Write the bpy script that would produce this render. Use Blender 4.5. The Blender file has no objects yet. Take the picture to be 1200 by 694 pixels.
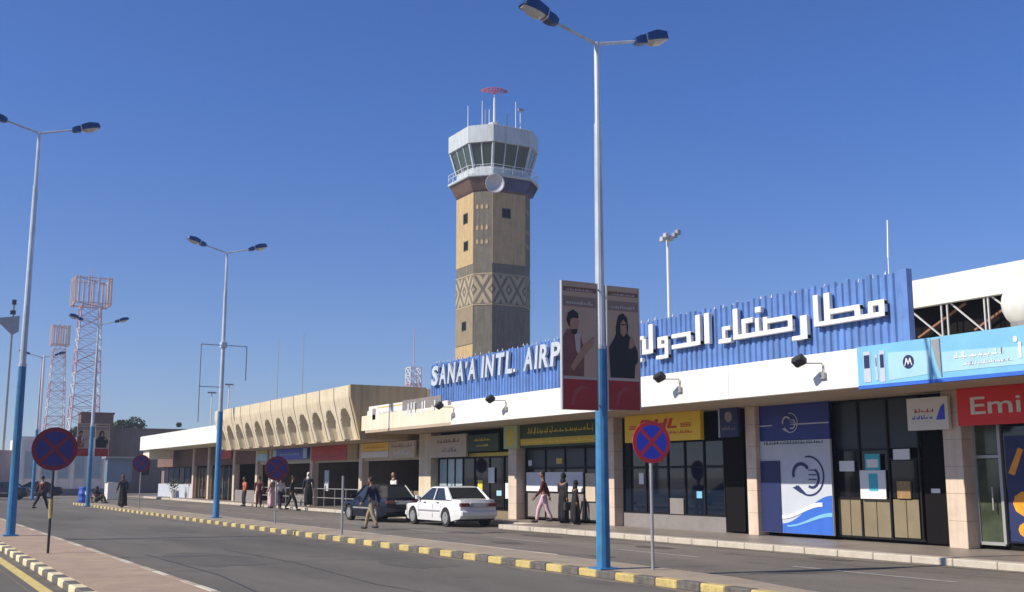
import bpy, bmesh, math, random
from mathutils import Vector, Matrix, Quaternion
R = random.Random(7)
S = bpy.context.scene
C = S.collection
# ---------------------------------------------------------------- camera
AZ = math.radians(29.546); PITCH = math.radians(9.39)
cd = bpy.data.cameras.new("camera"); cam = bpy.data.objects.new("camera", cd); C.objects.link(cam)
cam.location = (0, 0, 1.7); cam.rotation_euler = (math.pi/2 + PITCH, 0, -AZ)
cd.sensor_width = 36; cd.lens = 36*1288/1200; cd.clip_start = 0.1; cd.clip_end = 9000
S.camera = cam
# ---------------------------------------------------------------- light
SUN_AZ = math.radians(279.8); SUN_EL = math.radians(38.2)
w = bpy.data.worlds.new("World"); S.world = w; w.use_nodes = True
nt = w.node_tree; bg = nt.nodes['Background']
sky = nt.nodes.new('ShaderNodeTexSky'); sky.sky_type = 'NISHITA'; sky.sun_disc = False
sky.sun_elevation = SUN_EL; sky.sun_rotation = SUN_AZ; sky.altitude = 2200
sky.air_density = 1.0; sky.dust_density = .7; sky.ozone_density = 6.0
tint = nt.nodes.new('ShaderNodeMix'); tint.data_type = 'RGBA'; tint.blend_type = 'MULTIPLY'; tint.inputs[0].default_value = 1
tc = nt.nodes.new('ShaderNodeTexCoord'); sx = nt.nodes.new('ShaderNodeSeparateXYZ'); nt.links.new(tc.outputs['Generated'], sx.inputs[0])
hz = nt.nodes.new('ShaderNodeValToRGB'); nt.links.new(sx.outputs['Z'], hz.inputs[0])
hz.color_ramp.elements[0].position = 0.0; hz.color_ramp.elements[0].color = (.76, .68, .67, 1)   # dusty air low down, whole circle alike
hz.color_ramp.elements[1].position = .33; hz.color_ramp.elements[1].color = (.50, .69, 1.0, 1)
nt.links.new(hz.outputs[0], tint.inputs[7])
nt.links.new(sky.outputs[0], tint.inputs[6]); nt.links.new(tint.outputs[2], bg.inputs[0]); bg.inputs[1].default_value = 0.118
sd = bpy.data.lights.new("sun", 'SUN'); sd.energy = 4.6; sd.angle = math.radians(0.53); sd.color = (1, .915, .78)
so = bpy.data.objects.new("sun", sd); C.objects.link(so)
tosun = Vector((math.sin(SUN_AZ)*math.cos(SUN_EL), math.cos(SUN_AZ)*math.cos(SUN_EL), math.sin(SUN_EL)))
so.rotation_euler = (-tosun).to_track_quat('-Z', 'Y').to_euler(); so.location = (-30, 10, 40)
S.view_settings.view_transform = 'Standard'; S.view_settings.look = 'None'
S.view_settings.exposure = 0.35; S.view_settings.gamma = 1.0
# ---------------------------------------------------------------- materials
MATS = {}
def mat(name, col, rough=.8, metal=0., var=0., scale=3., bump=0., bscale=None, col2=None, spec=.5, stretch=None, streak=0., coat=0., speck=0.):
    if name in MATS: return MATS[name]
    m = bpy.data.materials.new(name); m.use_nodes = True; MATS[name] = m
    t = m.node_tree; b = t.nodes['Principled BSDF']
    b.inputs['Base Color'].default_value = (*col, 1); b.inputs['Roughness'].default_value = rough
    b.inputs['Metallic'].default_value = metal; b.inputs['Specular IOR Level'].default_value = spec
    if coat: b.inputs['Coat Weight'].default_value = coat; b.inputs['Coat Roughness'].default_value = .04
    if var or bump or col2:
        geo = t.nodes.new('ShaderNodeNewGeometry'); vec = geo.outputs['Position']
        if stretch:
            mp = t.nodes.new('ShaderNodeMapping'); mp.inputs['Scale'].default_value = stretch
            t.links.new(vec, mp.inputs['Vector']); vec = mp.outputs[0]
    if var or col2:
        n = t.nodes.new('ShaderNodeTexNoise'); n.inputs['Scale'].default_value = scale
        n.inputs['Detail'].default_value = 6; n.inputs['Roughness'].default_value = .62
        t.links.new(vec, n.inputs['Vector'])
        rp = t.nodes.new('ShaderNodeValToRGB'); e = rp.color_ramp.elements
        e[0].position = .3; e[1].position = .7
        c2 = col2 or tuple(min(1, c*(1+var)) for c in col)
        c1 = col if col2 else tuple(c*(1-var) for c in col)
        e[0].color = (*c1, 1); e[1].color = (*c2, 1)
        t.links.new(n.outputs['Fac'], rp.inputs[0])
        out = rp.outputs[0]
        if streak:
            n2 = t.nodes.new('ShaderNodeTexNoise'); n2.inputs['Scale'].default_value = 1; n2.inputs['Detail'].default_value = 4
            mp2 = t.nodes.new('ShaderNodeMapping'); mp2.inputs['Scale'].default_value = (5, 5, .35)
            t.links.new(geo.outputs['Position'], mp2.inputs['Vector']); t.links.new(mp2.outputs[0], n2.inputs['Vector'])
            r2 = t.nodes.new('ShaderNodeValToRGB'); r2.color_ramp.elements[0].position = .42; r2.color_ramp.elements[1].position = .68
            r2.color_ramp.elements[0].color = (1, 1, 1, 1); k = 1-streak; r2.color_ramp.elements[1].color = (k, k*.97, k*.92, 1)
            t.links.new(n2.outputs['Fac'], r2.inputs[0])
            mx = t.nodes.new('ShaderNodeMix'); mx.data_type = 'RGBA'; mx.blend_type = 'MULTIPLY'; mx.inputs[0].default_value = 1
            t.links.new(out, mx.inputs[6]); t.links.new(r2.outputs[0], mx.inputs[7]); out = mx.outputs[2]
        if speck:
            for sc_, lo, hi, st in ((38, .46, .62, (1,1,1)), (.11, .38, .62, (2.2,.5,1)), (1.1, .60, .66, (1,.8,1))):
                mp3 = t.nodes.new('ShaderNodeMapping'); mp3.inputs['Scale'].default_value = st; t.links.new(geo.outputs['Position'], mp3.inputs['Vector'])
                n3 = t.nodes.new('ShaderNodeTexNoise'); n3.inputs['Scale'].default_value = sc_; n3.inputs['Detail'].default_value = 5; t.links.new(mp3.outputs[0], n3.inputs['Vector'])
                r3 = t.nodes.new('ShaderNodeValToRGB'); r3.color_ramp.elements[0].position = lo; r3.color_ramp.elements[1].position = hi
                r3.color_ramp.elements[0].color = (1,1,1,1); k = 1-speck; r3.color_ramp.elements[1].color = (k,k,k,1); t.links.new(n3.outputs['Fac'], r3.inputs[0])
                mx = t.nodes.new('ShaderNodeMix'); mx.data_type = 'RGBA'; mx.blend_type = 'MULTIPLY'; mx.inputs[0].default_value = 1
                t.links.new(out, mx.inputs[6]); t.links.new(r3.outputs[0], mx.inputs[7]); out = mx.outputs[2]
        t.links.new(out, b.inputs['Base Color'])
    if bump:
        n = t.nodes.new('ShaderNodeTexNoise'); n.inputs['Scale'].default_value = bscale or scale*8; n.inputs['Detail'].default_value = 4
        t.links.new(vec, n.inputs['Vector'])
        bp = t.nodes.new('ShaderNodeBump'); bp.inputs['Strength'].default_value = bump; bp.inputs['Distance'].default_value = .02
        t.links.new(n.outputs['Fac'], bp.inputs['Height']); t.links.new(bp.outputs[0], b.inputs['Normal'])
    return m
M = dict(
 earth=mat('dusty_earth', (.30,.24,.18), .95, var=.2, scale=.05, bump=.3, bscale=2),
 asphalt=mat('asphalt', (.116,.104,.086), .9, col2=(.180,.162,.134), scale=.35, bump=.6, bscale=60, stretch=(1.6,.35,1), speck=.2),
 asphalt2=mat('asphalt_dropoff', (.155,.137,.115), .9, col2=(.24,.21,.17), scale=.5, bump=.6, bscale=60, stretch=(1.4,.3,1), speck=.22),
 tar=mat('tar', (.03,.03,.032), .6),
 pave_pink=mat('pink_paving', (.40,.29,.205), .9, speck=.13, var=.14, scale=1.6, bump=.4, bscale=30),
 pave_tan=mat('tan_paving', (.35,.285,.21), .9, speck=.15, var=.16, scale=1.3, bump=.4, bscale=30),
 pave_grey=mat('terrazzo_paving', (.27,.235,.205), .45, speck=.12, var=.14, scale=1.2, bump=.05, bscale=10),
 k_yel=mat('yellow_kerb_paint', (.60,.47,.18), .85, var=.2, scale=5, bump=.4, speck=.22),
 k_pale=mat('faded_yellow_kerb_paint', (.68,.59,.36), .75, var=.18, scale=4, bump=.3),
 k_blk=mat('black_kerb_paint', (.07,.066,.066), .85, col2=(.17,.155,.135), scale=7, bump=.4),
 k_stone=mat('pale_kerb_stone', (.49,.44,.36), .8, var=.14, scale=3, bump=.3),
 line_w=mat('worn_white_line', (.26,.25,.23), .8, col2=(.42,.40,.37), scale=5),
 line_y=mat('yellow_line_paint', (.60,.47,.16), .8, var=.18, scale=4),
 white=mat('white_facade_paint', (.80,.79,.75), .7, var=.035, scale=.8, bump=.1, streak=.10),
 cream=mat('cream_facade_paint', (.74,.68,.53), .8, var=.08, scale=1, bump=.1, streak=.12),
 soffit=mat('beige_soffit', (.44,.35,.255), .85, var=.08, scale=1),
 stone_col=mat('pinkish_column_tile', (.64,.52,.42), .5, var=.10, scale=3, bump=.1, streak=.1),
 beige=mat('beige_concrete', (.64,.555,.40), .88, var=.10, scale=1.4, bump=.35, bscale=14, streak=.16),
 beige_d=mat('brown_beige_concrete', (.45,.34,.20), .9, var=.12, scale=.8, bump=.3, bscale=12, streak=.18),
 blue=mat('blue_corrugated_metal', (.115,.225,.52), .45, var=.16, scale=2.5, bump=.05, streak=.2),
 letter=mat('white_letter', (.80,.80,.79), .5, var=.06, scale=5, streak=.12),
 pole_w=mat('pale_galvanised_paint', (.56,.62,.70), .45, metal=.15, var=.12, scale=3, streak=.3),
 pole_b=mat('blue_pole_paint', (.045,.21,.43), .5, var=.2, scale=4, streak=.3),
 lamp_b=mat('dark_blue_lamp_housing', (.02,.06,.20), .35),
 lens=mat('lamp_glass_bowl', (.55,.52,.46), .18),
 dark_metal=mat('dark_metal', (.025,.025,.03), .5),
 grey_metal=mat('grey_metal', (.33,.33,.34), .5, metal=.3, var=.1),
 steel=mat('light_steel', (.55,.54,.52), .45, metal=.3, var=.08),
 rust=mat('rust_brown_metal', (.26,.11,.06), .8, var=.2, scale=5),
 glass=mat('dark_shop_glass', (.008,.010,.013), .035, spec=.35),
 glass_b=mat('bluish_shop_glass', (.006,.012,.026), .03, spec=.6),
 glass_g=mat('painted_reflection_glass', (.06,.075,.045), .06, spec=.5, var=.5, scale=1.2),  # green reflections painted into the pane colour
 glass_l=mat('pale_blind_glass', (.36,.45,.48), .12, var=.12, scale=1.5),
 slate=mat('dark_slate_panel', (.022,.028,.033), .35, var=.15, scale=2),
 frame=mat('black_window_frame', (.010,.009,.009), .5, spec=.3),
 frame_a=mat('aluminium_frame', (.42,.42,.40), .4, metal=.4),
 dado=mat('beige_dado_panel', (.21,.17,.105), .6, var=.12, scale=2.5),
 dado_g=mat('grey_dado_wall', (.22,.20,.19), .7, var=.12, scale=2),
 black=mat('matt_black', (.006,.005,.005), .8, spec=.15),
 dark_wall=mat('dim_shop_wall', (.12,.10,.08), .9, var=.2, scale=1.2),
 red=mat('bright_red_sign', (.74,.02,.015), .4, var=.04, scale=2),
 dred=mat('dark_red_sign', (.48,.035,.03), .5, var=.12, scale=2),
 red_t=mat('red_lettering', (.60,.04,.02), .5),
 yel=mat('yellow_sign', (.86,.56,.02), .4, var=.05, scale=2),
 yel_t=mat('yellow_lettering', (.88,.64,.04), .5),
 green_d=mat('dark_green_sign', (.020,.048,.008), .5, var=.15, scale=2),
 gold=mat('dull_gold', (.62,.45,.05), .5, var=.1, scale=3),
 sign_w=mat('white_sign', (.72,.70,.65), .5, var=.04, scale=2),
 sign_c=mat('beige_sign', (.58,.48,.36), .6, var=.08, scale=2),
 sign_lb=mat('light_blue_sign', (.20,.48,.68), .35, var=.12, scale=1.2),
 sign_pb=mat('pale_blue_print', (.36,.60,.70), .4, var=.08, scale=2),
 sign_b=mat('deep_blue_sign', (.018,.035,.22), .4, var=.15, scale=2),
 sign_mb=mat('mid_blue_print', (.04,.14,.55), .4, var=.1, scale=2),
 sign_gr=mat('pale_grey_print', (.50,.54,.60), .5, var=.05, scale=2),
 navy=mat('navy_print', (.015,.025,.10), .5),
 paper=mat('white_paper', (.72,.73,.74), .8),
 teal=mat('teal_print', (.05,.42,.52), .6),
 orange=mat('orange_print', (.85,.32,.02), .5, var=.2, scale=4),
 wood=mat('varnished_wood', (.30,.18,.07), .5, var=.2, scale=3, stretch=(4,4,.6)),
 tow_tan=mat('tan_tower_stone', (.48,.35,.18), .9, streak=.2, var=.10, scale=1.5, bump=.35, bscale=4),
 tow_grey=mat('grey_tower_stone', (.160,.144,.110), .9, var=.16, scale=1.3, bump=.5, bscale=4, streak=.25),
 tow_pale=mat('pale_tower_stone', (.37,.31,.20), .9, var=.1, scale=1.3, bump=.3, bscale=4),
 tow_brown=mat('brown_under_gallery', (.13,.075,.05), .8, var=.3, scale=1),
 tow_blue=mat('dark_blue_under_gallery', (.05,.055,.14), .8, var=.2, scale=1),
 cab=mat('pale_cab_metal', (.50,.55,.57), .5, var=.08, scale=1, streak=.2),
 cab_glass=mat('green_cab_glass', (.035,.06,.05), .05, spec=.6),
 signr=mat('red_sign_film', (.80,.03,.05), .4), signb=mat('blue_sign_film', (.03,.07,.62), .4),
 signr2=mat('faded_red_sign_film', (.22,.015,.03), .5), signb2=mat('dark_blue_sign_film', (.035,.03,.17), .5),
 poster=mat('poster_tan', (.50,.34,.23), .6, var=.05, scale=2), poster_br=mat('poster_brown', (.20,.10,.06), .6, var=.1),
 poster_r=mat('poster_red', (.36,.02,.02), .55, var=.08, scale=3), poster_r2=mat('poster_pale_red', (.36,.06,.05), .55),
 p_skin=mat('printed_skin', (.42,.22,.14), .6), p_shirt=mat('printed_brown_shirt', (.22,.075,.06), .6, var=.25, scale=9),
 p_black=mat('printed_black', (.014,.013,.014), .6), p_pale=mat('printed_pale', (.5,.42,.38), .6),
 carwhite=mat('white_car_paint', (.76,.76,.76), .3, coat=.6), carblue=mat('dark_blue_car_paint', (.004,.006,.018), .35, coat=.2, spec=.3),
 carblack=mat('black_car_paint', (.012,.012,.016), .3, coat=.6), carvan=mat('blue_grey_van_paint', (.17,.24,.33), .4, coat=.3),
 carglass=mat('car_glass', (.02,.026,.03), .04, spec=.6), tyre=mat('tyre_rubber', (.02,.02,.02), .85),
 rim=mat('alloy_wheel', (.48,.48,.48), .35, metal=.6), tail=mat('red_tail_lamp', (.16,.025,.03), .25), plate=mat('number_plate', (.6,.6,.55), .6),
 skin=mat('skin', (.24,.125,.075), .6), hair=mat('black_hair', (.012,.010,.010), .7),
 c_black=mat('black_cloth', (.014,.013,.016), .9), c_navy=mat('navy_cloth', (.014,.018,.045), .9), c_maroon=mat('maroon_cloth', (.085,.018,.022), .9),
 c_pink=mat('pale_pink_cloth', (.62,.42,.46), .9, var=.1, scale=9), c_orange=mat('orange_cloth', (.52,.13,.055), .9), c_white=mat('white_cloth', (.70,.69,.68), .9),
 c_khaki=mat('khaki_cloth', (.30,.24,.15), .9), c_dgrey=mat('dark_grey_cloth', (.04,.038,.042), .9), c_brown=mat('brown_cloth', (.13,.06,.04), .9),
 c_tan=mat('tan_cloth', (.36,.24,.19), .9), shoe=mat('dark_shoe', (.02,.016,.014), .6),
 barrel=mat('blue_plastic', (.03,.10,.50), .45), bark=mat('tree_bark', (.12,.085,.06), .95, bump=.4),
 leaf=mat('dark_leaves', (.030,.048,.018), .8, col2=(.075,.095,.035), scale=.8), farwall=mat('brown_plaster_wall', (.22,.17,.145), .95, var=.1, scale=.3, streak=.15),
 farwhite=mat('cream_boundary_wall', (.84,.76,.66), .9, var=.06, scale=.4), farbrown=mat('dark_brown_plaster', (.17,.10,.075), .95, var=.15, scale=.3),
 mauve=mat('mauve_plaster', (.28,.235,.26), .95, var=.1, scale=.4), tw_white=mat('white_mast_paint', (.72,.70,.70), .6), tw_red=mat('faded_red_mast_paint', (.60,.36,.36), .6),
 antenna=mat('antenna_panel', (.72,.60,.56), .6), hallwhite=mat('white_roof_fascia', (.70,.71,.67), .6, var=.05, scale=.8, streak=.1),
 radar=mat('red_radar', (.50,.10,.09), .5), white_m=mat('white_metal', (.72,.73,.74), .4))
# ---------------------------------------------------------------- mesh helpers
ORG = {}
class MB:
    def __init__(s): s.v = []; s.f = []
    def add(s, vs, fs):
        n = len(s.v); s.v += [tuple(v) for v in vs]; s.f += [tuple(i+n for i in f) for f in fs]; return s
    def box(s, x0, x1, y0, y1, z0, z1):
        if x0 > x1: x0, x1 = x1, x0
        if y0 > y1: y0, y1 = y1, y0
        if z0 > z1: z0, z1 = z1, z0
        return s.add([(x0,y0,z0),(x1,y0,z0),(x1,y1,z0),(x0,y1,z0),(x0,y0,z1),(x1,y0,z1),(x1,y1,z1),(x0,y1,z1)],
                     [(0,3,2,1),(4,5,6,7),(0,1,5,4),(1,2,6,5),(2,3,7,6),(3,0,4,7)])
    def cbox(s, x0, x1, y0, y1, z0, z1, c=.02):
        # box with chamfered edges
        b = bmesh.new(); bmesh.ops.create_cube(b, size=1)
        for v in b.verts: v.co = ((x0+x1)/2+v.co.x*(x1-x0), (y0+y1)/2+v.co.y*(y1-y0), (z0+z1)/2+v.co.z*(z1-z0))
        bmesh.ops.bevel(b, geom=list(b.edges), offset=c, segments=1, affect='EDGES')
        b.verts.index_update(); s.add([v.co[:] for v in b.verts], [[v.index for v in f.verts] for f in b.faces]); b.free(); return s
    def tube(s, p0, p1, r0, r1=None, n=8, cap=True):
        p0 = Vector(p0); p1 = Vector(p1); r1 = r0 if r1 is None else r1
        d = (p1-p0).normalized(); a = d.orthogonal().normalized(); b = d.cross(a)
        if n == 4:
            q = Vector((0,0,1)) if abs(d.z) < .9 else Vector((1,0,0)); a = d.cross(q).normalized(); b = d.cross(a)
            a, b = (a+b).normalized(), (b-a).normalized()
        vs = []
        for p, r in ((p0,r0),(p1,r1)):
            for i in range(n):
                t = 2*math.pi*i/n; vs.append(p+a*(r*math.cos(t))+b*(r*math.sin(t)))
        fs = [(i,(i+1)%n,n+(i+1)%n,n+i) for i in range(n)]
        if cap: fs += [tuple(range(n))[::-1], tuple(range(n,2*n))]
        return s.add(vs, fs)
    def loft(s, rings, cap=True):
        n = len(rings[0]); vs = [p for r in rings for p in r]; fs = []
        for k in range(len(rings)-1):
            for i in range(n): fs.append((k*n+i, k*n+(i+1)%n, (k+1)*n+(i+1)%n, (k+1)*n+i))
        if cap: fs += [tuple(range(n))[::-1], tuple(range((len(rings)-1)*n, len(rings)*n))]
        return s.add(vs, fs)
    def prism(s, pts, axis, t0, t1):
        # pts 2D; axis 'X': (y,z), 'Y': (x,z), 'Z': (x,y)
        def P(p, t): return (t,p[0],p[1]) if axis == 'X' else ((p[0],t,p[1]) if axis == 'Y' else (p[0],p[1],t))
        n = len(pts)
        return s.add([P(p,t0) for p in pts]+[P(p,t1) for p in pts],
                     [tuple(range(n))[::-1], tuple(range(n,2*n))]+[(i,(i+1)%n,n+(i+1)%n,n+i) for i in range(n)])
    def ell(s, c, r, nu=10, nv=7):
        rings = []
        for j in range(1, nv):
            ph = math.pi*j/nv
            rings.append([(c[0]+r[0]*math.sin(ph)*math.cos(2*math.pi*i/nu), c[1]+r[1]*math.sin(ph)*math.sin(2*math.pi*i/nu), c[2]-r[2]*math.cos(ph)) for i in range(nu)])
        return s.loft(rings)
    def build(s, name, m, parent=None, smooth=False, kind=None, loc=None, world=True):
        me = bpy.data.meshes.new(name)
        o = (0,0,0)
        if parent is not None: o = ORG.get(parent.name, (0,0,0))
        off = Vector(loc) if loc is not None else Vector((0,0,0))
        base = (Vector(o)+off) if world else Vector((0,0,0))
        me.from_pydata([(v[0]-base.x, v[1]-base.y, v[2]-base.z) for v in s.v], [], s.f)
        b = bmesh.new(); b.from_mesh(me); bmesh.ops.recalc_face_normals(b, faces=b.faces); b.to_mesh(me); b.free()
        if smooth:
            for p in me.polygons: p.use_smooth = True
        me.materials.append(m)
        return link(name, me, parent, off, kind)
def link(name, me, parent=None, off=(0,0,0), kind=None):
    ob = bpy.data.objects.new(name, me); C.objects.link(ob); ob.location = off
    if parent is not None:
        ob.parent = parent; ORG[ob.name] = tuple(Vector(ORG.get(parent.name,(0,0,0)))+Vector(off))
    else: ORG[ob.name] = tuple(off)
    if kind: ob['kind'] = kind
    return ob
def tag(o, label, cat, group=None):
    o['label'] = label; o['category'] = cat
    if group: o['group'] = group
    return o
def thing(name, label, cat, loc=(0,0,0), group=None, rz=0):
    o = bpy.data.objects.new(name, None); C.objects.link(o); o.location = loc; o.rotation_euler = (0,0,rz)
    o.empty_display_size = .3; ORG[o.name] = tuple(loc); return tag(o, label, cat, group)
def dup(o, parent=None):
    c = o.copy(); C.objects.link(c)
    if parent is not None: c.parent = parent
    for ch in list(o.children): dup(ch, c)
    return c
def piece(name, me, parent, loc, rz=0):
    ob = bpy.data.objects.new(name, me); C.objects.link(ob); ob.parent = parent
    o = ORG.get(parent.name, (0,0,0)); ob.location = (loc[0]-o[0], loc[1]-o[1], loc[2]-o[2]); ob.rotation_euler.z = rz
    return ob
def mesh_of(mb, name, m):
    me = bpy.data.meshes.new(name); me.from_pydata(mb.v, [], mb.f)
    b = bmesh.new(); b.from_mesh(me); bmesh.ops.recalc_face_normals(b, faces=b.faces); b.to_mesh(me); b.free()
    me.materials.append(m); return me
def box(name, m, parent, x0, x1, y0, y1, z0, z1, c=0):
    mb = MB()
    (mb.cbox(x0,x1,y0,y1,z0,z1,c) if c else mb.box(x0,x1,y0,y1,z0,z1))
    return mb.build(name, m, parent)
_tc = {}
def glyph(ch, bold=.02):
    if ch in _tc: return _tc[ch]
    cu = bpy.data.curves.new('t', 'FONT'); cu.body = ch; cu.extrude = .5; cu.resolution_u = 3; cu.offset = bold
    ob = bpy.data.objects.new('t', cu); C.objects.link(ob)
    dg = bpy.context.evaluated_depsgraph_get(); me = bpy.data.meshes.new_from_object(ob.evaluated_get(dg))
    vs = [v.co.copy() for v in me.vertices]; fs = [tuple(p.vertices) for p in me.polygons]
    bpy.data.objects.remove(ob); bpy.data.meshes.remove(me)
    _tc[ch] = (vs, fs); return _tc[ch]
def text_x(s, m, parent, name, X, yl, yr, z0, z1, d=.01, bold=.02, slant=0.):
    """lettering on a plane facing -X; yl is the left edge as read (larger Y)"""
    vs, fs = glyph(s, bold)
    xs = [v.x for v in vs]; ys = [v.y for v in vs]; a, b = min(xs), max(xs); c, e = min(ys), max(ys)
    out = []
    for v in vs:
        u = (v.x-a)/(b-a); t = (v.y-c)/(e-c)
        out.append((X-d*(v.z+.5), yl+(yr-yl)*u-slant*t, z0+(z1-z0)*t))
    return MB().add(out, fs).build(name, m, parent)
def scribble_x(m, parent, name, X, yl, yr, z0, z1, seed=0, d=.006, dens=1.):
    """unreadable small lettering: irregular joined strokes"""
    r = random.Random(seed); mb = MB(); y = yl; h = z1-z0
    while y > yr+h*.3:
        wd = h*r.uniform(.5, 1.3); wd = min(wd, y-yr); t = h*.17
        mb.box(X-d, X, y, y-wd, z0+h*.18, z0+h*.18+t)
        for k in range(r.choice((1,2,2,3))):
            yy = y-wd*r.uniform(.05,.85); hh = h*r.choice((.35,.45,.75,.8))
            mb.box(X-d-.001, X, yy, yy-t, z0+h*.2, z0+h*.2+hh)
        if r.random() < .5: yy = y-wd*.5; mb.box(X-d, X, yy, yy-t*1.1, z0-h*.02, z0+h*.12)
        y -= wd+h*r.uniform(.12,.35)/dens
    return mb.build(name, m, parent)
# ================================================================ GROUND, ROADS, KERBS
def sheet(name, m, x0, x1, y0, y1, z):
    return MB().add([(x0,y0,z),(x1,y0,z),(x1,y1,z),(x0,y1,z)], [(0,1,2,3)]).build(name, m, kind='structure')
sheet('ground', M['earth'], -4000, 4000, -4000, 4000, -.012)
sheet('car_park_asphalt', M['asphalt'], -40, 2.1, -30, 112, -.008)
sheet('main_road', M['asphalt'], 2.1, 10.9, -30, 112, 0)
sheet('drop_off_road', M['asphalt2'], 10.9, 19.7, -30, 112, -.004)
def crack(pts, wd, name='tar_crack'):
    mb = MB()
    for (a, b) in zip(pts[:-1], pts[1:]):
        d = (Vector(b)-Vector(a)).normalized(); n = Vector((-d.y, d.x))*wd/2
        mb.add([(a[0]-n.x,a[1]-n.y,.004),(b[0]-n.x,b[1]-n.y,.004),(b[0]+n.x,b[1]+n.y,.004),(a[0]+n.x,a[1]+n.y,.004)], [(0,1,2,3)])
    return mb.build(name, M['tar'], kind='structure')
crack([(4.36,34.3),(5.2,33.3),(6.7,32.0),(8.2,30.8),(9.05,30.1),(10.85,28.9)], .045)
crack([(13.9,15.3),(14.6,15.05),(15.4,15.1),(16.4,15.3)], .03)
pts = [(4.4,9.),(4.9,12.),(5.0,16.),(5.35,20.),(5.3,26.)]; crack(pts, .03)
for y0, y1 in ((-6,-3),(0,3),(6,9),(12.6,16.4),(19.3,22.3),(25.5,28.5),(31.7,34.7),(38,41),(44,47),(50.5,53.5),(57,60),(63,66),(70,73),(77,80)):
    mb = MB(); mb.add([(15.52,y0,.002),(15.64,y0,.002),(15.64,y1,.002),(15.52,y1,.002)], [(0,1,2,3)]); mb.build('lane_dash', M['line_w'], kind='structure')
sheet('yellow_edge_line', M['line_y'], 2.22, 2.40, -20, 90, .004)
def blob(name, m, x, y, rx, ry, z=.003, seed=0):
    r = random.Random(seed); pts = [(x+rx*r.uniform(.7,1.1)*math.cos(i*.3927), y+ry*r.uniform(.7,1.1)*math.sin(i*.3927), z) for i in range(16)]
    return MB().add(pts, [tuple(range(16))]).build(name, m, kind='structure')
pm1 = mat('asphalt_repair', (.115,.105,.088), .9, var=.15, scale=2, bump=.5, bscale=50, speck=.15); pm2 = mat('oil_stain', (.075,.068,.06), .7, col2=(.12,.11,.095), scale=4)
for k, (x, y, rx, ry) in enumerate(((6.2,24,.9,2.6),(8.6,38,.7,3.2),(7.0,52,1.1,4),(9.3,20.5,.5,1.3))): blob('asphalt_patch', pm1, x, y, rx, ry, .003, k)
for k, (x, y, rx, ry) in enumerate(((16.8,22.5,.35,.8),(17.2,28.5,.4,1.1),(14.6,26.0,.3,.9),(17.6,17.4,.3,.6),(16.2,31.5,.45,.9),(13.9,20.5,.2,.5))): blob('oil_stain', pm2, x, y, rx, ry, .001, k+9)
def dust(x, side, y0, y1, seed, wd=.35):
    r = random.Random(seed); a = []; n = int((y1-y0)/.8); ys = [y0+(y1-y0)*i/n for i in range(n+1)]; ws = [wd*r.uniform(.35,1.2) for _ in ys]
    vs = [(x, y, .0035) for y in ys]+[(x+side*w_, y, .0035) for y, w_ in zip(ys, ws)]
    MB().add(vs, [(i,i+1,n+2+i,n+1+i) for i in range(n)]).build('gutter_dust', M['gutter'], kind='structure')
M['gutter'] = mat('gutter_dust', (.21,.18,.14), .95, var=.25, scale=3, bump=.4, bscale=40, speck=.2)
dust(10.86, -1, 4, 76, 1, .28); dust(18.28, -1, 4, 32.8, 2, .4); dust(19.58, -1, 33.2, 96, 3, .4); dust(4.31, 1, 4, 80, 4, .25); dust(12.5, 1, 19, 60, 5, .25)
crack([(7.3,9.5),(7.5,13),(7.1,17),(7.45,22),(7.3,27)], .022); crack([(16.9,12),(16.7,16),(17.05,21),(16.8,27)], .02); crack([(4.3,22.2),(6,21.9),(8.3,22.4),(10.86,22.0)], .022)
# pavement by the building
pv = MB().prism([(18.62,-12),(26,-12),(26,104),(19.88,104),(19.88,32.88),(18.62,32.88)], 'Z', -.05, .15).build('pavement', M['pave_grey'], kind='structure')
def stones(parent, x0, x1, y0, y1, step, h, mats, jit=.006, names='kerb_stone'):
    ms = [mesh_of(MB().cbox(0, x1-x0, 0, step-.014, 0, h, .018), names, m) for m in mats]
    k = 0; y = y0
    while y < y1:
        o = piece(names, ms[k % len(ms)], parent, (x0+R.uniform(-jit,jit), y, R.uniform(-jit,0)-.004), R.uniform(-.006,.006)); y += step; k += 1
stones(pv, 18.28, 18.61, 4.88, 32.0, 1.0, .152, [M['k_stone']])
stones(pv, 19.58, 19.87, 33.2, 98, 1.0, .152, [M['k_stone']])
for kx in (18.28, 19.08): box('kerb_stone', M['k_stone'], pv, kx, kx+.78, 32.89, 33.18, 0, .150, .015)
# raised median between the two roads, it narrows toward the near end
def taper(x): return x
med = MB().prism([(11.08,-2),(11.35,8),(11.55,11.9),(12.05,14),(12.3,19),(12.35,60),(11.9,75.5),(11.4,76.2),(11.08,76)], 'Z', -.05, .13).build('median_strip', M['pave_tan'], kind='structure')
stones(med, 10.86, 11.07, 7.28, 76, .56, .14, [M['k_yel'], M['k_blk']])
stones(med, 12.36, 12.48, 20, 60, .9, .128, [M['k_stone']])
# foreground median on the left
med2 = MB().box(2.79, 4.16, -12, 92, -.05, .125).build('left_median_strip', M['pave_pink'], kind='structure')
stones(med2, 2.58, 2.78, 5.0, 78, .62, .135, [M['k_pale'], M['k_blk']])
stones(med2, 4.17, 4.30, 5.0, 78, 1.0, .128, [mat('dusty_kerb_stone', (.42,.36,.27), .9, var=.2, scale=2, bump=.4), M['pave_pink'], mat('worn_pale_kerb_stone', (.50,.47,.38), .9, var=.2, scale=2, bump=.4)], .006)

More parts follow.
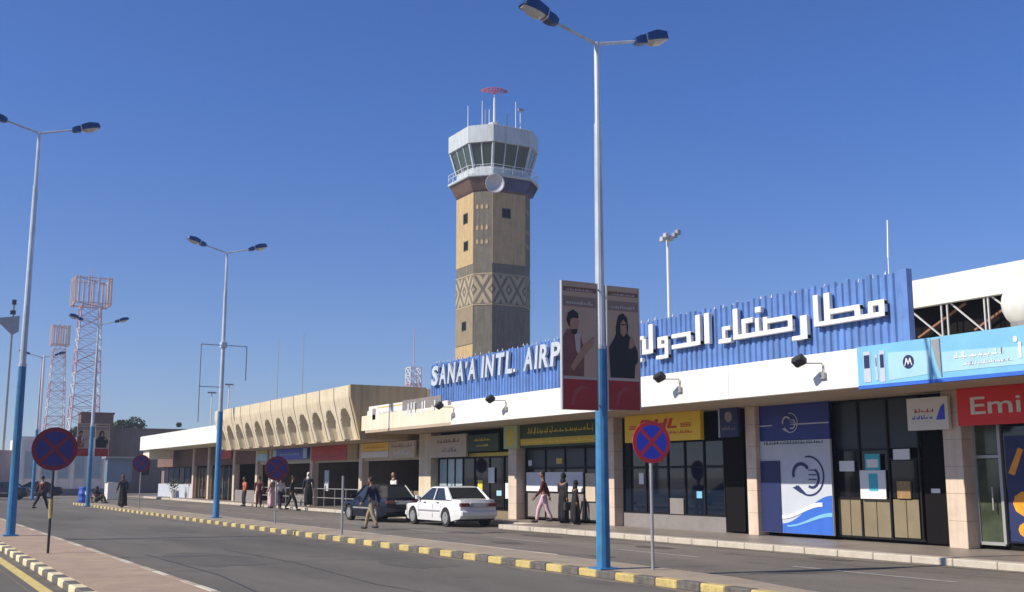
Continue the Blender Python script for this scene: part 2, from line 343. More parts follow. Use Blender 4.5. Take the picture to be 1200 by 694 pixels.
# ================================================================ TERMINAL BUILDING
G1 = 'signs under the terminal canopy'
T = thing('terminal_building', 'long single storey white terminal with glazed shop fronts, columns and deep white canopy fascia', 'building', (24, 30, 0))
XF, XC, XG = 18.4, 20.9, 21.3
edges = [-12, -5, 1.5, 8, 14.7, 21.4, 27.0, 32.6, 37.1]
for a, b in zip(edges[:-1], edges[1:]): box('fascia_panel', M['white'], T, XF, XF+.14, a+.006, b-.006, 3.65, 4.5, .01)
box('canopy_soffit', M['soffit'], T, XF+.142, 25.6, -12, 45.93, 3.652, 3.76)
box('roof', M['cream'], T, XF+.15, 60, -12, 46.4, 3.765, 4.42)
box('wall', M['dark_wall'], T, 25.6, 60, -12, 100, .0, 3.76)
COLS = [(-10.1,.45),(-3.4,.45),(3.3,.45),(10.05,.45),(16.55,.50),(23.27,.40),(30.10,.42),(36.55,.62)]
for y, wd in COLS:
    c = box('column', M['stone_col'], T, XC, XC+.40, y, y+wd, .15, 3.655, .012)
    for z in (.75,1.35,1.95,2.55,3.15): box('tile_joint', M['dado'], c, XC-.002, XC+.402, y-.002, y+wd+.002, z, z+.008)
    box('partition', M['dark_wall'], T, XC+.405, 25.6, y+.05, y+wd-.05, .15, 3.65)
def pane(par, m, y0, y1, z0, z1, X=XG, name='pane'): return box(name, m, par, X, X+.03, y0+.012, y1-.012, z0+.012, z1-.012)
def frames(par, ys, zs, X=XG, m=None, t=.05, y0=None, y1=None):
    m = m or M['frame']; y0 = min(ys) if y0 is None else y0; y1 = max(ys) if y1 is None else y1
    for y in ys: box('mullion', m, par, X-.04, X+.06, y-t/2, y+t/2, zs[0], zs[-1])
    for z in zs: box('transom', m, par, X-.034, X+.054, y0, y1, z-t/2, z+t/2)
def storefront(Y, lab=None):
    o = MB().box(XG+.08, XG+.12, Y[0], Y[1], .15, 3.65).build('storefront', M['black'], T)
    if lab: o['label'] = lab
    return o
# bay A (right edge): glazed door with painted green reflections and poster window
sf = storefront((10.5, 16.55), 'glazed shop front with door painted with green reflections and fruit poster window')
pane(sf, M['glass_g'], 15.93, 16.5, .3, 2.12); pane(sf, M['glass_g'], 15.93, 16.5, 2.2, 3.6)
frames(sf, [16.52, 15.88], [.28, 2.16, 3.62], m=M['frame_a'], t=.07)
h = MB().tube((XG-.12,16.06,1.0),(XG-.12,16.06,1.5),.018).tube((XG-.12,16.06,1.05),(XG,16.06,1.05),.012).tube((XG-.12,16.06,1.45),(XG,16.06,1.45),.012).build('door_handle', M['frame_a'], sf)
for a, b in ((14.4,15.8),(12.9,14.4),(11.4,12.9)): pane(sf, M['glass_b'], a, b, .3, 3.6)
frames(sf, [14.4,12.9,11.4,10.5], [.3,3.62])
po = MB().box(XG-.02, XG-.012, 14.5, 15.75, .35, 2.6).build('window_poster', M['navy'], sf)
pf = MB()
for (y, z, r) in ((15.3,1.15,.34),(15.0,1.45,.24),(14.75,1.1,.30),(15.35,.6,.2),(15.05,.5,.24),(14.7,.6,.22)):
    pf.prism([(y+r*math.cos(t*.6283), z+r*.8*math.sin(t*.6283)) for t in range(10)], 'X', XG-.026-.001*len(pf.f)*.02, XG-.021)
pf.build('printed_fruit', M['orange'], sf)
MB().prism([(15.55,1.75),(15.3,2.3),(15.42,2.34),(15.7,1.8)], 'X', XG-.026, XG-.021).build('printed_stripe', M['orange'], sf)
MB().box(XG-.026, XG-.021, 14.95, 15.25, 1.5, 1.75).build('printed_label', M['paper'], sf)
# bay B: slate panels, dado, black doorway, blue banner
sf = storefront((17.07, 23.27), 'dark slate and beige panelled front with black doorway and pasted notices')
for a, b in ((19.9,20.72),(18.98,19.9),(18.0,18.98)): pane(sf, M['slate'], a, b, 2.4, 3.62, name='panel')
pane(sf, M['glass'], 19.9, 20.72, 1.2, 2.38); pane(sf, M['glass'], 18.98, 19.9, 1.2, 2.38)
for a, b in ((20.3,20.72),(19.9,20.3),(19.45,19.9),(19.02,19.45)): pane(sf, M['dado'], a, b, .25, 1.19, name='dado_panel')
pane(sf, M['glass'], 18.14, 18.94, 1.2, 2.12, name='pane')
for a, b in ((18.54,18.94),(18.16,18.54)): pane(sf, M['dado'], a, b, .28, 1.2, name='dado_panel')
frames(sf, [20.76,19.9,18.98], [.25,1.2,2.39,3.62]); frames(sf, [18.06], [.25,2.14,3.62], y0=18.0, y1=18.98)
box('door', M['black'], sf, XG+.02, XG+.06, 17.3, 18.0, .2, 2.75)
frames(sf, [17.28,18.02], [2.8], m=M['frame'])
MB().box(XG-.05, XG+.3, 18.35, 18.75, 1.21, 1.62).build('wooden_box', M['wood'], sf)
mb = MB().box(XG+.012,XG+.018,17.55,17.8,1.35,1.45); mb.build('door_notice', M['paper'], sf)
for k, (y0,y1,z0,z1) in enumerate(((20.05,20.54,1.86,2.12),(18.3,18.79,2.13,2.38))): box('notice', M['paper'], sf, XG-.07, XG-.045, y0, y1, z0, z1)
b = thing('advert_board', 'white and teal advert board leaning in the window between two pasted notices', 'poster', (XG-.1, 19.45, 1.2))
box('lower_sheet', M['paper'], b, XG-.10, XG-.075, 19.04, 19.85, 1.19, 1.88); box('upper_sheet', M['teal'], b, XG-.099, XG-.074, 19.19, 19.66, 1.885, 2.28)
box('printed_panel', M['teal'], b, XG-.108, XG-.101, 19.28, 19.56, 1.38, 1.8); box('printed_strip', M['paper'], b, XG-.107, XG-.100, 19.24, 19.6, 1.95, 2.15)
# blue banner of bay B
bn = thing('company_banner', 'tall blue and grey shopfront banner with round line emblem beside the tiled column', 'banner', (21.08, 22, .25))
box('upper_panel', M['sign_b'], bn, 21.06, 21.12, 20.66, 23.26, 2.70, 3.645); box('lower_panel', M['sign_gr'], bn, 21.06, 21.12, 20.66, 23.26, .25, 2.685)
mb = MB().box(21.045,21.058,20.66,22.0,3.09,3.10+.02).box(21.045,21.058,22.75,23.26,3.09,3.12); mb.build('white_rule', M['sign_gr'], bn)
def arc(mb, X, cy, cz, ry, rz, a0, a1, wd, n=12, d=.006):
    for i in range(n):
        t0 = math.radians(a0+(a1-a0)*i/n); t1 = math.radians(a0+(a1-a0)*(i+1)/n)
        mb.prism([(cy-ry*math.cos(t0),cz+rz*math.sin(t0)),(cy-ry*math.cos(t1),cz+rz*math.sin(t1)),(cy-(ry-wd)*math.cos(t1),cz+(rz-wd)*math.sin(t1)),(cy-(ry-wd)*math.cos(t0),cz+(rz-wd)*math.sin(t0))], 'X', X-d, X)
    return mb
def emblem(m, cy, cz, s, X, par, name='emblem'):
    mb = MB(); arc(mb, X, cy, cz, s, s*.95, -150, 100, s*.08, 18); arc(mb, X, cy+s*.5, cz+s*.1, s*.6, s*.55, 30, 200, s*.16, 10); arc(mb, X, cy-s*.2, cz-s*.1, s*.5, s*.5, -120, 60, s*.12, 10)
    for k in range(3): mb.box(X-.007, X, cy-s*.5, cy-s*.0, cz-s*.2+k*s*.22, cz-s*.15+k*s*.22)
    mb.prism([(cy+s*1.1,cz-s*.55),(cy+s*.7,cz-s*.45),(cy+s*.2,cz-s*.85),(cy+s*.6,cz-s*.8)], 'X', X-.007, X)
    mb.build(name, m, par)
emblem(M['sign_gr'], 22.05, 3.15, .28, 21.052, bn); emblem(M['navy'], 21.45, 1.75, .55, 21.052, bn)
scribble_x(M['navy'], bn, 'print_line', 21.055, 23.1, 20.9, 2.58, 2.67, 3)
def wave(y0, y1, f0, f1, X, d=.006):
    mb = MB(); n = 28; fold = [.022*math.sin(i*2.24)+.012*math.sin(i*5.1) for i in range(n)]
    for i in range(n):
        a = y0+(y1-y0)*i/n; b = y0+(y1-y0)*(i+1)/n; u = i/n; v = (i+1)/n
        mb.prism([(a,f0(u)),(b,f0(v)),(b,f1(v)),(a,f1(u))], 'X', X-d, X)
    return mb
sm = lambda u: u*u*(3-2*u)
wave(22.48, 20.67, lambda u: .26, lambda u: .5+.75*sm(u), 21.054).build('blue_wave', M['sign_mb'], bn)
wave(22.48, 21.0, lambda u: .62+.35*sm(u), lambda u: .72+.45*sm(u)-.1*u, 21.046).build('white_wave', M['paper'], bn)
wave(22.3, 20.67, lambda u: .42+.3*sm(u), lambda u: .46+.36*sm(u), 21.046).build('pale_wave', M['sign_lb'], bn)
box('dark_door', M['navy'], bn, 21.03, 21.056, 22.5, 23.24, .26, 2.15)
# bay C: dark blue glass, couriers
sf = storefront((23.67, 30.1), 'dark blue glass shop front under the yellow courier sign')
ys = [30.08,29.68,28.84,27.71,26.86,25.95,25.05]
for a, b in zip(ys[1:], ys[:-1]):
    pane(sf, M['glass_b'], a, b, 2.05, 3.6)
    pane(sf, M['glass_b'], a, b, .62, 2.0)
frames(sf, ys, [.6, 2.02, 3.62])
box('plinth', M['dado_g'], sf, XG-.06, XG+.05, 25.0, 30.09, .15, .575)
box('black_panel', M['black'], sf, XG-.12, XG+.02, 24.1, 24.9, .2, 3.62); box('side_frame', M['glass_b'], sf, XG, XG+.04, 23.7, 24.08, .2, 3.62)
box('infill_panel', M['dado_g'], sf, XG-.05, XG+.0, 26.95, 27.62, .6, 1.08, .01)
# bay D: agency
sf = storefront((30.52, 36.55), 'dark framed agency window with white notice boards and grey dado')
ys = [36.4,35.05,33.7,32.39,31.65,30.6]
for a, b in zip(ys[1:], ys[:-1]):
    pane(sf, M['slate'], a, b, 2.79, 3.6); pane(sf, M['slate'], a, b, 2.07, 2.74); pane(sf, M['glass'], a, b, 1.2, 2.02); pane(sf, M['dado_g'], a, b, .26, 1.18, name='dado_panel')
frames(sf, ys, [.25, 1.19, 2.045, 2.765, 3.62])
for a, b in ((35.1,36.35),(33.78,34.98),(32.47,33.65)): box('notice_board', M['paper'], sf, XG-.075, XG-.045, a, b, 1.21, 1.9)
box('notice', M['sign_c'], sf, XG-.07, XG-.045, 31.7, 32.3, .9, 1.85)
# bays E..: beside the set back logo fascia
sf = storefront((37.17, 44.1), 'shop front with pale blinds and dark window under beige and green signs')
for a, b in ((43.25,44.0),(42.5,43.2),(41.75,42.45)): pane(sf, M['glass_l'], a, b, .5, 2.5)
for a, b in ((40.7,41.7),(39.4,40.65),(38.2,39.35),(37.3,38.15)): pane(sf, M['glass'], a, b, .5, 2.5)
frames(sf, [44.04,43.22,42.47,41.72,40.67,39.37,38.17,37.25], [.45, 2.53])
box('band', M['gold'], sf, XG-.12, XG+.05, 37.2, 41.0, 2.56, 2.7); box('plinth', M['dado'], sf, XG-.05, XG+.05, 37.2, 44.05, .15, .42)
box('pier', M['beige'], T, XC+.02, XC+.5, 44.13, 45.35, .15, 3.645, .01)
mb = MB().box(XG-.06, XG-.045, 38.9, 39.4, 1.5, 2.1).box(XG-.06, XG-.045, 37.5, 38.0, .9, 1.5); mb.build('notice', M['paper'], sf)
for k, (y0, y1, z0, z1, m) in enumerate(((29.0,29.25,1.5,1.85,'paper'),(26.1,26.35,1.1,1.3,'sign_lb'),(28.0,28.4,2.2,2.45,'dred'),(40.0,40.4,1.2,1.6,'yel_t'),(41.0,41.5,.7,1.1,'wood'),(38.4,38.8,1.0,1.2,'sign_pb'),(36.05,36.3,2.15,2.35,'paper'),(31.0,31.4,1.3,1.8,'sign_gr'),(33.9,34.3,2.2,2.4,'gold'))):
    box('sticker', M[m], T, XG-.012, XG-.004, y0, y1, z0, z1)
for k in range(5): box('poster_sheet', M[('orange','paper','sign_lb','yel_t','dred')[k]], T, XG-.012, XG-.004, 12.9-k*.5-.38, 12.9-k*.5, 1.0, 1.0+.45+.1*(k%3))
# set back logo fascia
lf = box('logo_fascia', mat('off_white_fascia_paint', (.78,.74,.66), .8, var=.05, scale=1, streak=.12), T, 18.62, 18.8, 37.85, 45.92, 3.655, 4.62, .01)
box('downpipe', M['grey_metal'], T, 18.64, 18.76, 37.3, 37.62, 3.66, 4.45)

# ================================================================ BEIGE PRECAST BUILDING
B = thing('arcade_building', 'beige concrete arcade with scalloped precast canopy and dark shop openings', 'building', (22, 58, 0))
def precast():
    W = 1.85; nu, nv = 22, 26; H0, H1 = 5.82, 3.45
    mb = MB(); g = []
    for j in range(nv+1):
        v = j/nv; z = H0+(H1-H0)*v
        base = 18.0+(.03*v if v < .22 else .0066+.50*((v-.22)/.78)**1.15)
        row = []
        for i in range(nu+1):
            u = i/nu; x = abs(u-.5)*2
            top = .42+.30*(x/.74)**2.2 if x < .74 else 1            # arch springs lower toward the ribs
            dep = 0
            if x < .74 and v > top: dep = min(1, (v-top)/.10)**.7*min(1, (.74-x)/.16)*.36
            row.append((base-18.0+dep, u*W, z))
        g.append(row)
    vs = [p for r in g for p in r]; n = nu+1
    fs = [(j*n+i, j*n+i+1, (j+1)*n+i+1, (j+1)*n+i) for j in range(nv) for i in range(nu)]
    # sides and back
    k = len(vs)
    for j in range(nv+1): vs.append((1.35, 0, g[j][0][2])); vs.append((1.35, W, g[j][0][2]))
    for j in range(nv):
        fs.append((j*n, (j+1)*n, k+2*j+2, k+2*j)); fs.append((j*n+nu, k+2*j+1, k+2*j+3, (j+1)*n+nu))
    fs.append(tuple([i for i in range(n)]+[k+1, k])); fs.append(tuple([nv*n+i for i in range(n)]+[k+2*nv+1, k+2*nv]))
    me = mesh_of(MB().add(vs, fs), 'precast_panel', M['beige'])
    return me
pm = precast()
for k in range(12): piece('precast_panel', pm, B, (18.0, 46.66+1.93*k, 0), R.uniform(-.003,.003))
MB().prism([(18.0,5.84),(18.02,5.3),(18.25,4.5),(18.52,3.45),(21.75,3.45),(21.75,5.84)], 'Y', 46.45, 46.63).build('end_wall', M['beige_d'], B)
box('end_cap', M['beige'], B, 21.78, 22.0, 46.47, 46.75, 4.45, 5.78)
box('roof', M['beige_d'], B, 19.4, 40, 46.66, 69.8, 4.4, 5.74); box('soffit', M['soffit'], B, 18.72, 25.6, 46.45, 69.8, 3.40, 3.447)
box('inner_ceiling', M['beige_d'], B, 19.4, 40, 46.66, 69.8, 3.46, 4.39)
for y, wd in ((52.1,.42),(59.45,.42),(67.1,.42)):
    box('column', M['stone_col'], B, XC, XC+.38, y, y+wd, .15, 3.40, .012); box('partition', M['dark_wall'], B, XC+.385, 25.6, y+.05, y+wd-.05, .15, 3.40)
box('sign_band', M['sign_c'], B, XC+.15, XC+.3, 45.36, 69.8, 2.52, 3.395)
def shelves(par, X, y0, y1, seed):
    r = random.Random(seed)
    for z in (.6,1.1,1.6,2.1): box('shelf', M['dado'], par, X, X+.4, y0, y1, z, z+.03)
    y = y0+.05
    while y < y1-.3:
        for z in (.63,1.13,1.63):
            if r.random() < .75: box('goods', M[r.choice(['c_maroon','gold','sign_gr','teal','dado','paper','green_d'])], par, X+.02, X+.3, y, y+r.uniform(.15,.3), z, z+r.uniform(.12,.36))
        y += r.uniform(.32,.6)
for k, (a, b) in enumerate(((45.6,51.9),(52.7,59.2),(60.1,66.9))):
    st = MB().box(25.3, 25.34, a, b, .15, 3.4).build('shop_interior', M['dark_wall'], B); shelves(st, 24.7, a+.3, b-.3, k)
box('low_wall', M['dado_g'], B, XC+.12, XC+.28, 60.0, 63.5, .15, .8)
MB().box(21.1,21.15,57.4,58.0,1.0,2.1).build('shop_poster', M['sign_gr'], B)
box('counter', M['dado'], B, 21.5, 22.1, 46.0, 48.5, .15, 1.1, .02)
# steel railing in front of arcade
rl = thing('railing', 'thin grey steel railing along the arcade shop openings', 'railing', (20.6, 56, .15))
mb = MB()
for y in [47+1.6*i for i in range(14)]: MB().tube((20.6,y,.15),(20.6,y,1.12),.022,n=6).build('post', M['grey_metal'], rl)
for z in (1.12,.65): MB().tube((20.6,46.9,z),(20.6,68,z),.022,n=6).build('rail', M['grey_metal'], rl)

# ================================================================ FAR LEFT WING
Lw = thing('departure_wing', 'far single storey wing with plain white fascia and grey dado beyond the arcade', 'building', (22, 82, 0))
for a, b in ((69.85,75.9),(75.9,82),(82,88),(88,94.4)): box('fascia_panel', M['white'], Lw, 18.35, 18.5, a+.006, b-.006, 3.9, 5.02, .01)
box('roof', M['cream'], Lw, 18.52, 40, 69.85, 94.38, 3.93, 4.85)
box('wall', M['farwall'], Lw, 21.4, 25.5, 86, 100, .1, 3.92); box('side_block', M['cream'], Lw, 18.6, 20.5, 91.8, 94.2, 3.2, 3.9)
for y in (69.9,75.2,82.0,86.6): box('column', M['stone_col'], Lw, XC, XC+.38, y, y+.42, .15, 3.925, .012)
box('dado_wall', M['sign_gr'], Lw, 20.95, 21.1, 87.05, 99, .15, 1.2); box('dado_wall', M['dado_g'], Lw, 20.98, 21.1, 70.4, 75.1, .15, .9)
for a, b in ((75.7,81.9),(82.5,86.5)):
    g = MB().box(21.2, 21.25, a, b, .2, 3.3).build('storefront', M['black'], Lw)
    n = 4; st = (b-a)/n
    for i in range(n): box('pane', M['glass'], g, 21.15, 21.18, a+i*st+.03, a+(i+1)*st-.03, .3, 2.4)
    for i in range(n+1): box('mullion', M['wood'], g, 21.1, 21.2, a+i*st-.04, a+i*st+.04, .2, 2.5)
box('header', M['farbrown'], Lw, 21.0, 21.3, 70.4, 100, 2.6, 3.9)
for i in range(6): box('window', M['glass'], Lw, 21.32, 21.38, 87.5+i*1.9, 89.1+i*1.9, 1.3, 2.5)

# ================================================================ SIGNS
def signboard(name, label, m, X, y0, y1, z0, z1, t=.08, cat='sign', group=None, fm=None):
    o = thing(name, label, cat, (X, (y0+y1)/2, z0), group)
    box('panel', m, o, X, X+t, y0, y1, z0, z1, .006)
    fm = fm or m
    return o
s = signboard('airline_sign', 'bright red airline signboard lettered in white at the right edge of the photo', M['red'], 20.66, 10.6, 16.42, 2.83, 3.648, .14)
text_x('Emirates', M['sign_w'], s, 'lettering', 20.66, 16.06, 13.0, 3.06, 3.44, .012, .008)
s = signboard('airline_sign', 'small white signboard with blue tail fin emblem above the black doorway', M['sign_w'], 20.74, 16.73, 17.88, 2.78, 3.52, .1)
MB().prism([(16.82,3.0),(16.82,3.36),(16.93,3.28),(17.06,3.0)], 'X', 20.73, 20.74).build('tail_emblem', M['signb'], s)
scribble_x(M['red_t'], s, 'red_lettering', 20.738, 17.66, 17.12, 3.17, 3.27, 11); scribble_x(M['signb'], s, 'blue_lettering', 20.738, 17.74, 17.12, 3.02, 3.12, 12)
s = signboard('courier_sign', 'bright yellow courier signboard with red slanted lettering under the canopy', M['yel'], 20.66, 25.33, 29.11, 2.80, 3.648, .14)
text_x('DHL', M['red_t'], s, 'lettering', 20.66, 28.35, 26.45, 3.18, 3.48, .012, .03, slant=.14)
mb = MB()
for k in range(3): mb.box(20.65, 20.66, 28.5, 28.85, 3.20+k*.045, 3.223+k*.045); mb.box(20.65, 20.66, 25.75, 26.25, 3.20+k*.045, 3.223+k*.045)
mb.build('red_stripe', M['red_t'], s)
scribble_x(M['red_t'], s, 'small_lettering', 20.66, 28.7, 25.7, 3.0, 3.1, 5)
s = signboard('hanging_sign', 'small dark violet sign hanging beside the black panel right of the yellow sign', M['navy'], 20.7, 23.75, 24.5, 2.83, 3.645, .1)
MB().prism([(24.12+.16*math.cos(t*.5236), 3.4+.15*math.sin(t*.5236)) for t in range(12)], 'X', 20.69, 20.7).build('round_emblem', M['mauve'], s)
scribble_x(M['mauve'], s, 'lettering', 20.698, 24.42, 23.85, 3.02, 3.14, 8); box('side_strip', M['frame_a'], s, 20.7, 20.8, 24.505, 24.57, 2.83, 3.645)
s = signboard('agency_sign', 'long dark green signboard with gold lettering above the agency window', M['green_d'], 20.72, 30.87, 35.94, 2.80, 3.648, .12)
scribble_x(M['gold'], s, 'upper_lettering', 20.72, 35.4, 31.0, 3.27, 3.52, 21); scribble_x(M['yel_t'], s, 'lower_lettering', 20.716, 35.7, 31.0, 2.93, 3.06, 22)
box('gold_strip', M['gold'], s, 20.712, 20.72, 30.9, 35.9, 2.88, 3.12)
s = signboard('box_sign', 'pale green box sign with oval emblem on the column left of green signboard', mat('pale_green_sign', (.42,.46,.22), .5), 20.6, 35.97, 37.0, 2.78, 3.645, .25)
MB().prism([(36.48+.28*math.cos(t*.5236), 3.2+.33*math.sin(t*.5236)) for t in range(12)], 'X', 20.59, 20.6).build('oval_emblem', M['gold'], s)
s = signboard('shop_sign', 'dark olive signboard with small yellow lettering over the right end of blinds window', M['green_d'], 20.86, 37.9, 40.55, 2.75, 3.42, .1)
scribble_x(M['yel_t'], s, 'lettering', 20.86, 39.9, 38.5, 3.15, 3.28, 31); scribble_x(M['yel_t'], s, 'lettering', 20.86, 39.7, 38.7, 2.93, 3.03, 32)
s = signboard('shop_sign', 'beige signboard with faded brown lettering above the pale blinds', M['sign_c'], 20.86, 40.65, 44.08, 2.56, 3.5, .1)
scribble_x(M['farbrown'], s, 'lettering', 20.86, 43.4, 41.3, 3.15, 3.33, 33); scribble_x(M['mauve'], s, 'lettering', 20.86, 43.0, 41.5, 2.75, 2.98, 34)
s = signboard('shop_sign', 'beige signboard with grey lettering between yellow sign and concrete pier', M['sign_c'], 20.8, 45.6, 48.5, 2.6, 3.38, .1)
scribble_x(M['mauve'], s, 'lettering', 20.8, 48.2, 45.9, 3.08, 3.26, 35); scribble_x(M['paper'], s, 'lettering', 20.8, 47.9, 46.0, 2.75, 2.95, 36)
s = signboard('shop_sign', 'yellow signboard with orange lettering over an open dark shop', M['yel'], 20.8, 48.56, 52.0, 2.98, 3.38, .1)
scribble_x(M['orange'], s, 'lettering', 20.8, 51.5, 49.0, 3.08, 3.26, 37)
s = signboard('shop_sign', 'plain white strip sign hanging below the yellow signboard', M['sign_w'], 20.8, 48.56, 52.05, 2.66, 2.965, .08)
s = signboard('shop_sign', 'large dark red signboard with faint lettering between two columns of the arcade', M['dred'], 20.8, 54.0, 59.4, 2.62, 3.39, .1)
scribble_x(M['red'], s, 'lettering', 20.8, 58.6, 55.2, 3.0, 3.22, 38); mb = MB().box(20.785,20.8,55.0,58.9,2.8,2.84); mb.build('underline', M['poster_r2'], s)
s = signboard('shop_sign', 'tan blank board right of the dark red signboard', M['beige_d'], 20.8, 52.62, 53.95, 2.62, 3.39, .1)
s = signboard('shop_sign', 'deep blue signboard with pale end squares behind the round traffic sign', M['signb'], 20.8, 60.1, 66.4, 2.75, 3.39, .1)
scribble_x(M['sign_pb'], s, 'lettering', 20.8, 65.0, 61.5, 3.0, 3.2, 39); box('end_square', M['sign_pb'], s, 20.79, 20.8, 60.15, 60.8, 2.8, 3.35); box('end_square', M['sign_pb'], s, 20.79, 20.8, 65.7, 66.35, 2.8, 3.35)
s = signboard('shop_sign', 'white and light blue strip signboard near the arcade left end', M['sign_pb'], 20.8, 67.6, 69.8, 2.75, 3.2, .1)
s = signboard('shop_sign', 'thin yellow strip board above the light blue signboard', M['gold'], 20.8, 67.6, 69.8, 3.22, 3.39, .09)
s = signboard('shop_sign', 'dim red signboard under the far white fascia right of a column', M['dred'], 20.8, 75.8, 78.4, 3.0, 3.8, .1)
# logo boards on the set back fascia
s = signboard('logo_board', 'cream board with small grey emblem and line of lettering on the set back fascia', M['sign_w'], 18.56, 41.95, 45.6, 4.08, 4.8, .05)
scribble_x(M['grey_metal'], s, 'lettering', 18.56, 44.4, 42.5, 4.38, 4.5, 41); MB().box(18.55,18.56,44.8,45.15,4.2,4.68).build('emblem', M['mauve'], s)
box('rim', M['gold'], s, 18.553, 18.56, 41.97, 44.6, 4.68, 4.72); box('rim', M['gold'], s, 18.553, 18.56, 41.97, 44.6, 4.16, 4.2)
s = signboard('logo_board', 'grey board with large white lettering beside the blue airport sign', M['dado_g'], 18.56, 38.3, 41.93, 4.08, 4.85, .05)
scribble_x(M['letter'], s, 'lettering', 18.56, 41.6, 38.6, 4.2, 4.72, 43, .02)
# light blue phone advert over the canopy edge
s = thing('phone_advert', 'light blue phone advert hoarding with round emblem over the canopy edge', 'billboard', (18.3, 14, 3.6))
box('panel', M['sign_lb'], s, 18.26, 18.39, 15.06, 17.0, 3.66, 4.5); box('panel', M['sign_lb'], s, 18.26, 18.39, 7.5, 14.8, 3.66, 4.5)
box('bottom_strip', M['sign_mb'], s, 18.255, 18.39, 7.5, 17.0, 3.585, 3.658); box('gap_board', M['sign_lb'], s, 18.275, 18.39, 14.8, 15.06, 3.66, 4.5)
MB().prism([(15.04,4.44),(14.83,4.46),(14.82,3.68),(14.93,3.98)], 'X', 18.25, 18.274).build('torn_flap', M['grey_metal'], s)
for y0, y1, a, b in ((16.63,16.82,3.72,4.38),(16.44,16.5,3.74,4.3),(16.24,16.38,3.7,4.36)):
    ph = box('printed_phone', M['sign_gr'], s, 18.25, 18.26, y0, y1, a, b); box('printed_screen', M['navy'], ph, 18.244, 18.25, y0+.02, y1-.02, a+.3, b-.08)
MB().prism([(15.62+.145*math.cos(t*.3927), 4.06+.145*math.sin(t*.3927)) for t in range(16)], 'X', 18.25, 18.26).build('round_emblem', M['navy'], s)
mb = MB()
for sg in (-1,1): mb.prism([(15.62+sg*.10,3.98),(15.62+sg*.055,4.14),(15.62+sg*.035,4.14),(15.62,4.04),(15.62,4.0),(15.62+sg*.045,4.08),(15.62+sg*.085,3.98)][::sg], 'X', 18.243, 18.25)
mb.build('emblem_letter', M['paper'], s)
wave(16.15, 15.08, lambda u: 3.72+.05*u, lambda u: 4.3-.05*sm(u), 18.2595).build('pale_print', M['sign_pb'], s)
wave(14.78, 12.0, lambda u: 3.78, lambda u: 4.18-.1*sm(u), 18.259).build('pale_print', M['sign_pb'], s)
scribble_x(M['paper'], s, 'lettering', 18.25, 14.5, 13.4, 4.0, 4.14, 51); scribble_x(M['paper'], s, 'lettering', 18.25, 14.3, 13.2, 3.86, 3.94, 52)
mb = MB().ell((18.25,13.12,4.26),(.004,.05,.06)); mb.box(18.243,18.25,13.0,13.06,3.9,4.2); mb.build('printed_figure', M['paper'], s)

# ================================================================ BLUE AIRPORT SIGN
A = thing('airport_sign', 'long blue corrugated airport name sign with white latin and arabic letters on the canopy roof', 'sign', (19.2, 28, 4.45))
MB().prism([(16.4,4.45),(40.4,4.45),(40.4,6.24),(16.4,6.12)], 'X', 19.16, 19.22).build('back_panel', M['blue'], A)
rbs = [mesh_of(MB().prism([(.075,0),(.03,.03),(.03,.135),(.075,.165)], 'Z', 0, h), 'rib', M['blue']) for h in (1.72,1.75,1.79)]
y = 16.42
while y < 40.35:
    o = piece('rib', R.choice(rbs), A, (19.085, y, 4.45)); y += .215
tip = mesh_of(MB().add([(0,0,0),(.05,0,0),(.05,.06,0),(0,.06,0),(.02,.03,.10)], [(0,1,4),(1,2,4),(2,3,4),(3,0,4),(0,3,2,1)]), 'bird_spike', M['sign_gr'])
y = 16.5
while y < 40.3:
    if R.random() < .8: piece('bird_spike', tip, A, (19.14+R.uniform(0,.04), y, 6.10+(y-16.4)/24*.12+R.uniform(0,.08)))
    y += R.uniform(.16,.42)
box('end_post', M['blue'], A, 19.05, 19.22, 16.22, 16.39, 4.45, 6.2)
for y in range(18, 41, 3): MB().tube((19.3,y,6.0),(20.8,y,4.45),.03,n=4).build('brace', M['grey_metal'], A)
Z0, Z1 = 5.33, 6.12
def L(ch, yl, wd, z0=Z0, z1=Z1): return text_x(ch, mat('pale_blue_letter', (.50,.56,.66), .5, var=.1, scale=5, streak=.15), A, 'letter', 19.075, yl, yl-wd, z0, z1, .10, .03, slant=.10)
y = 40.1
for ch, wd in zip("SANA'A", (.6,.62,.62,.62,.14,.62)):
    if ch == "'": L(ch, y, wd, 5.8, 6.04); y -= wd+.1; continue
    L(ch, y, wd); y -= wd+.13
y = 35.8
for ch, wd in zip('INTL', (.16,.62,.62,.5)): L(ch, y, wd); y -= wd+.14
box('letter', M['letter'], A, 18.975, 19.075, 33.28, 33.38, 5.36, 5.46)
y = 32.7
for ch, wd in zip('AIRPORT', (.62,.16,.6,.58,.6,.6,.58)): L(ch, y, wd); y -= wd+.13
